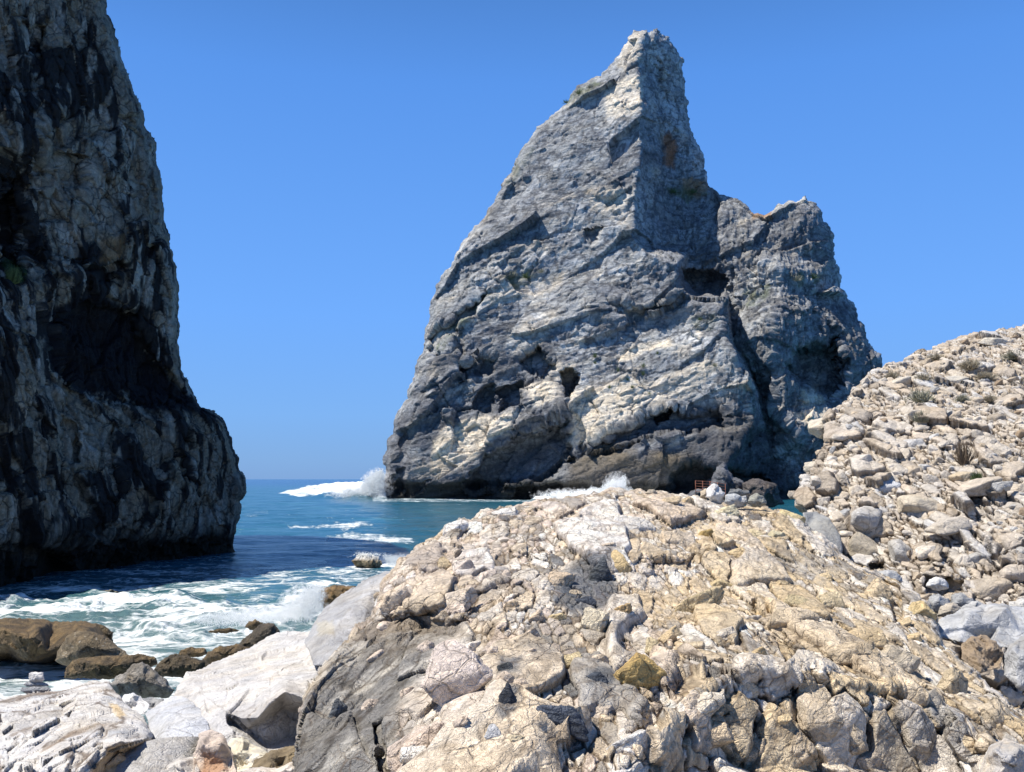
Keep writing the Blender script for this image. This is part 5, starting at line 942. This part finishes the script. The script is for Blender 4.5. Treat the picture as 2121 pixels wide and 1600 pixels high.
for k, (x, y, w_, h_, m_, lab) in enumerate([(1908, 822, 54, 40, M_gry, 'grey olive dry shrub, largest on the slope, left of centre'), (1910, 862, 36, 32, M_gry, 'small round grey green shrub just below the largest one'), (2012, 755, 50, 28, M_dry, 'brown dry shrub under the right part of the crest'), (2042, 778, 40, 20, M_dry, 'brown dry shrub right of and below the crest shrub'),
        (1848, 778, 30, 22, M_dry, 'small dry shrub near the left end of the crest'), (1912, 782, 34, 26, M_dry, 'dry shrub between the left crest and the largest shrub'), (1985, 868, 50, 20, M_dry, 'thin faded shrub in the middle of the slope right of the round one'), (2052, 825, 28, 18, M_dry, 'tiny dry shrub at the right above the shaded stone'), (2100, 735, 44, 24, M_gry, 'grey shrub near the right edge below the skyline'), (1994, 825, 26, 22, M_gry, 'faint grey shrub between stones, centre right of the slope'), (1940, 740, 40, 20, M_dry, 'low dry scrub just under the crest')]):
    shrub('dry_shrub', lab, S_hl, x, y, w_ * 1.3, h_ * .85, m_, seed=k, n=260, group='dry shrubs on the rubble slope', off=.15)
shrub('twiggy_plant', 'dark twiggy plant trailing down the right part of the rubble', S_hl, 1998, 935, 46, 62, M_twig, n=160, seed=31, cat='plant', off=.15)
shrub('green_plant', 'small bright green plant right of the trailing twigs', S_hl, 2024, 990, 34, 30, M_grn, n=200, seed=32, cat='plant', off=.15)
for k, (x, y, s_) in enumerate([(1232, 735, 14), (1280, 765, 13), (1332, 755, 15), (1332, 772, 13), (1310, 800, 12), (1262, 800, 11), (1345, 815, 12), (1233, 750, 10), (1362, 730, 10), (1300, 785, 9), (1060, 566, 34), (1090, 570, 30), (1120, 560, 22), (1200, 190, 26), (1222, 178, 24), (1172, 210, 20), (1650, 575, 34), (1685, 572, 28), (1560, 615, 30), (1436, 395, 26), (1460, 400, 24), (1395, 395, 24), (1480, 755, 20), (1450, 660, 16)]):
    face = k < 10
    shrub('ledge_plant', ['green tuft high up, level with the long white vein, left one', 'green tuft left of centre among the face tufts', 'green tuft upper right, right above another tuft', 'green tuft directly beneath the upper right tuft', 'green tuft right of centre, lowest but one', 'green tuft lower left of the tufts on the pale face', 'lowest green tuft at the right of the pale face', 'tiny tuft just under the highest left tuft', 'tiny tuft right beside the white vein', 'smallest tuft in the middle of the face tufts'][k] if face else ['green brown scrub at the left end of the ledge halfway up', 'green brown scrub in the middle of the ledge halfway up', 'green brown scrub at the right end of the ledge halfway up', 'dark scrub in the middle of the shoulder below the summit', 'dark scrub highest on the shoulder below the summit', 'dark scrub lowest on the shoulder below the summit',
        'scrub on the left of the shelf under the second peak', 'scrub on the right of the shelf under the second peak', 'scrub at the head of the gully right of centre', 'scrub nearer the main peak in the notch between the peaks', 'scrub further right in the notch between the peaks', 'scrub below the orange stained hollow', 'lone scrub on the corner above the dark gully', 'lone scrub at the top edge of the layered face'][k - 10],
          S_st, x, y, s_, s_ * (.9 if face else .45), M_grn if face or k % 2 else M_gry, n=90, seed=60 + k, cat='plant', group='plants growing on the great stack', off=.6)
shrub('green_plant', 'green tuft clinging to the shaded left stack at the left edge', S_cl, 24, 568, 44, 46, M_grn, n=300, seed=99, cat='plant', off=.25)

# ================================================================== RUSTY RAILING
def tube(bm, a, b, r, seg=8):
    a, b = Vector(a), Vector(b); d = b - a; res = bmesh.ops.create_cone(bm, cap_ends=True, segments=seg, radius1=r, radius2=r, depth=d.length)
    bmesh.ops.transform(bm, matrix=Matrix.Translation((a + b) / 2) @ d.to_track_quat('Z', 'Y').to_matrix().to_4x4(), verts=res['verts'])
kr = NT('rusty metal'); nr = kr.n('TexNoise', i_Scale=9.0, i_Detail=6.0); kr.l(kr.ramp(nr.outputs[0], [(.3, (.14, .045, .03)), (.7, (.32, .13, .08))]), kr.b.inputs['Base Color']); kr.b.inputs['Roughness'].default_value = .8
pa = at(1441, 1020, 103); pb = at(1471, 1022, 101); pc = at(1503, 1028, 99)
rail = bpy.data.objects.new('railing', None); COL.objects.link(rail); rail.location = tuple(pa); tag(rail, 'rusty red railing of thin bars in front of the dark rocks behind the crest', 'railing')
for p in (pa, (pa + pb) / 2, pb, (pb + pc) / 2, pc):
    bm = bmesh.new(); q = p - pa; tube(bm, q - np.array([0, 0, .9]), q + np.array([0, 0, 1.35]), .035); bm_obj('post', bm, kr.m, parent=rail)
for z in (.1, .4, .7, 1.0, 1.3):
    bm = bmesh.new()
    for p, q in ((pa, pb), (pb, pc)): tube(bm, p - pa + np.array([0, 0, z]), q - pa + np.array([0, 0, z]), .022)
    bm_obj('bar', bm, kr.m, parent=rail)

# ================================================================== SPRAY
ks = NT('spray'); ks.b.inputs['Base Color'].default_value = (.88, .91, .92, 1); ks.b.inputs['Roughness'].default_value = 1; ks.b.inputs['Specular IOR Level'].default_value = .1
tr = ks.n('BsdfTranslucent'); tr.inputs[0].default_value = (.95, .97, .98, 1); ms = ks.n('MixShader'); ms.inputs[0].default_value = .5; ks.l(ks.b.outputs[0], ms.inputs[1]); ks.l(tr.outputs[0], ms.inputs[2]); ks.l(ms.outputs[0], ks.out.inputs[0])
M_drop = ks.m
ka = NT('spray cloud'); ka.b.inputs['Base Color'].default_value = (.88, .91, .92, 1); ka.b.inputs['Roughness'].default_value = 1; ka.b.inputs['Specular IOR Level'].default_value = .1
OCTV = np.array([[1, 0, 0], [-1, 0, 0], [0, 1, 0], [0, -1, 0], [0, 0, 1], [0, 0, -1]], float); OCTF = np.array([[0, 2, 4], [2, 1, 4], [1, 3, 4], [3, 0, 4], [2, 0, 5], [1, 2, 5], [3, 1, 5], [0, 3, 5]])
def droplets(name, label, poly, D, dD, n, r0, r1, seed, core=1.6, strands=0):
    rs = np.random.RandomState(seed); xs = [p[0] for p in poly]; ys = [p[1] for p in poly]; X = []; Y = []
    x = rs.uniform(min(xs), max(xs), n * 8); y = rs.uniform(min(ys), max(ys), n * 8); sd, _, _ = poly_sd(x + 0., y + 0., poly)
    q = fbm(np.stack([x / 14, y / 10, 0 * x + seed], -1), 4, seed); m = (sd > 0) & (rs.uniform(size=len(x)) < np.clip(sd / (max(xs) - min(xs)) * 8, 0.05, 1)) & (q > -.25 + .5 * rs.uniform(size=len(x)) - .3 * core)
    x, y, sd = x[m][:n], y[m][:n], sd[m][:n]; DD = D + rs.normal(size=len(x)) * dD
    P = at(x, y, DD); r = rs.uniform(0, 1, len(x)) ** 3 * (r1 - r0) + r0; r = r * (.6 + .4 * np.clip(sd / 6, 0, 1))
    V = (P[:, None, :] + OCTV[None] * r[:, None, None] * rs.uniform(.6, 1.4, (len(x), 1, 3))).reshape(-1, 3); T = (OCTF[None] + (np.arange(len(x)) * 6)[:, None, None]).reshape(-1, 3)
    b = P.mean(0); o = link(name, make_mesh(name, V - b, [], M_drop, tris=T, smooth=True), tuple(b)); return tag(o, label, 'sea spray', kind='stuff')
def mist(name, label, polyc, D, rx, ry, rz, dens, nsc, seed, tilt=0, thr=.45):
    """a cloud of blown spray: a closed lumpy hull with an uneven volume inside"""
    px, py = polyc; c = at(px, py, D); W, T = ICO3; W = W * (1 + .45 * ridged(W * 1.6, 4, seed))[:, None] * np.array([rx, ry, rz])
    ca, sa = math.cos(tilt), math.sin(tilt); W = np.stack([W[:, 0] * ca - W[:, 2] * sa, W[:, 1], W[:, 0] * sa + W[:, 2] * ca], -1)
    k = NT('mist'); k.t.nodes.remove(k.b); pv = k.n('VolumePrincipled'); pv.inputs['Color'].default_value = (1, 1, 1, 1); pv.inputs['Anisotropy'].default_value = 0
    tc = k.n('TexCoord'); mp = k.n('Mapping'); mp.inputs['Scale'].default_value = (1 / rx, 1 / ry, 1 / rz); mp.inputs['Rotation'].default_value = (0, 0, 0); k.l(tc.outputs['Object'], mp.inputs['Vector'])
    ln = k.n('VectorMath', operation='LENGTH'); k.l(mp.outputs[0], ln.inputs[0])
    nz = k.n('TexNoise', i_Scale=nsc / max(rx, rz), i_Detail=5.0, i_Roughness=.6); k.l(tc.outputs['Object'], nz.inputs['Vector'])
    edge = k.math('SUBTRACT', 1.1, ln.outputs['Value']); f = k.math('ADD', k.math('MULTIPLY', edge, .35), k.math('MULTIPLY', k.math('SUBTRACT', nz.outputs[0], thr), 2.2))
    mr = k.n('MapRange'); k.l(f, mr.inputs[0]); mr.inputs[1].default_value = .15; mr.inputs[2].default_value = .9; mr.inputs[3].default_value = 0; mr.inputs[4].default_value = dens
    k.l(mr.outputs[0], pv.inputs['Density']); k.l(pv.outputs[0], k.out.inputs['Volume'])
    return tag(link(name, make_mesh(name, W, [], k.m, tris=T), tuple(c)), label, 'sea spray', kind='stuff')
mist('spray', 'cloud of white spray rising at the left foot of the great stack', (782, 1008), 228, 3.6, 3.0, 3.8, 2.4, 4, 1)
mist('spray', 'white haze of the wave breaking left of the great stack', (735, 1020), 226, 6.0, 3.0, 1.7, 2.0, 5, 2)
mist('spray', 'white splash thrown up in front of the brown foot of the great stack', (1278, 1008), 205, 2.6, 1.6, 2.9, 2.2, 5, 3, tilt=.3)
mist('spray', 'low white water along the foot of the great stack', (1200, 1024), 205, 9.0, 2.0, 1.2, 2.0, 7, 4)
mist('spray', 'white spray bursting against the brown rock by the grey slab', (628, 1250), 28.6, .72, .5, .52, 9.0, 5, 5, tilt=.5)
mist('spray', 'fine spray blowing off the breaking surf', (545, 1272), 28, 1.15, .5, .22, 7.0, 7, 6)
mist('spray', 'spray over the isolated rock out in the channel', (832, 1160), 49.5, 1.0, .7, .34, 4.0, 6, 7)
droplets('spray', 'flying drops above the spray at the left foot of the great stack', [(742, 1010), (755, 985), (768, 980), (778, 972), (794, 968), (800, 985), (798, 1034), (760, 1034), (690, 1030), (720, 1010)], 224, 3, 14000, .03, .17, 1)
droplets('spray', 'drops flung up by the splash in front of the brown foot of the great stack', [(1205, 1024), (1225, 1005), (1240, 1010), (1258, 995), (1268, 990), (1280, 992), (1296, 980), (1302, 1020)], 208, 2, 6000, .03, .15, 2)
droplets('spray', 'drops above the white water along the foot of the great stack', [(1095, 1030), (1140, 1018), (1220, 1012), (1310, 1010), (1320, 1032), (1180, 1036)], 206, 3, 6000, .03, .16, 3)
droplets('spray', 'drops flying off the spray against the brown rock by the grey slab', [(560, 1262), (600, 1248), (622, 1225), (640, 1208), (662, 1206), (680, 1216), (672, 1262), (640, 1290), (580, 1290)], 28.4, .5, 12000, .004, .02, 4)
droplets('spray', 'scattered drops over the breaking surf', [(380, 1285), (420, 1268), (470, 1262), (520, 1272), (580, 1262), (600, 1290), (520, 1302), (420, 1300)], 27.5, .8, 9000, .004, .016, 5)
droplets('spray', 'drops splashing around the isolated rock out in the channel', [(716, 1156), (740, 1140), (780, 1142), (830, 1150), (870, 1146), (860, 1172), (800, 1176), (790, 1156), (740, 1152)], 47, 1.0, 4000, .006, .026, 6)
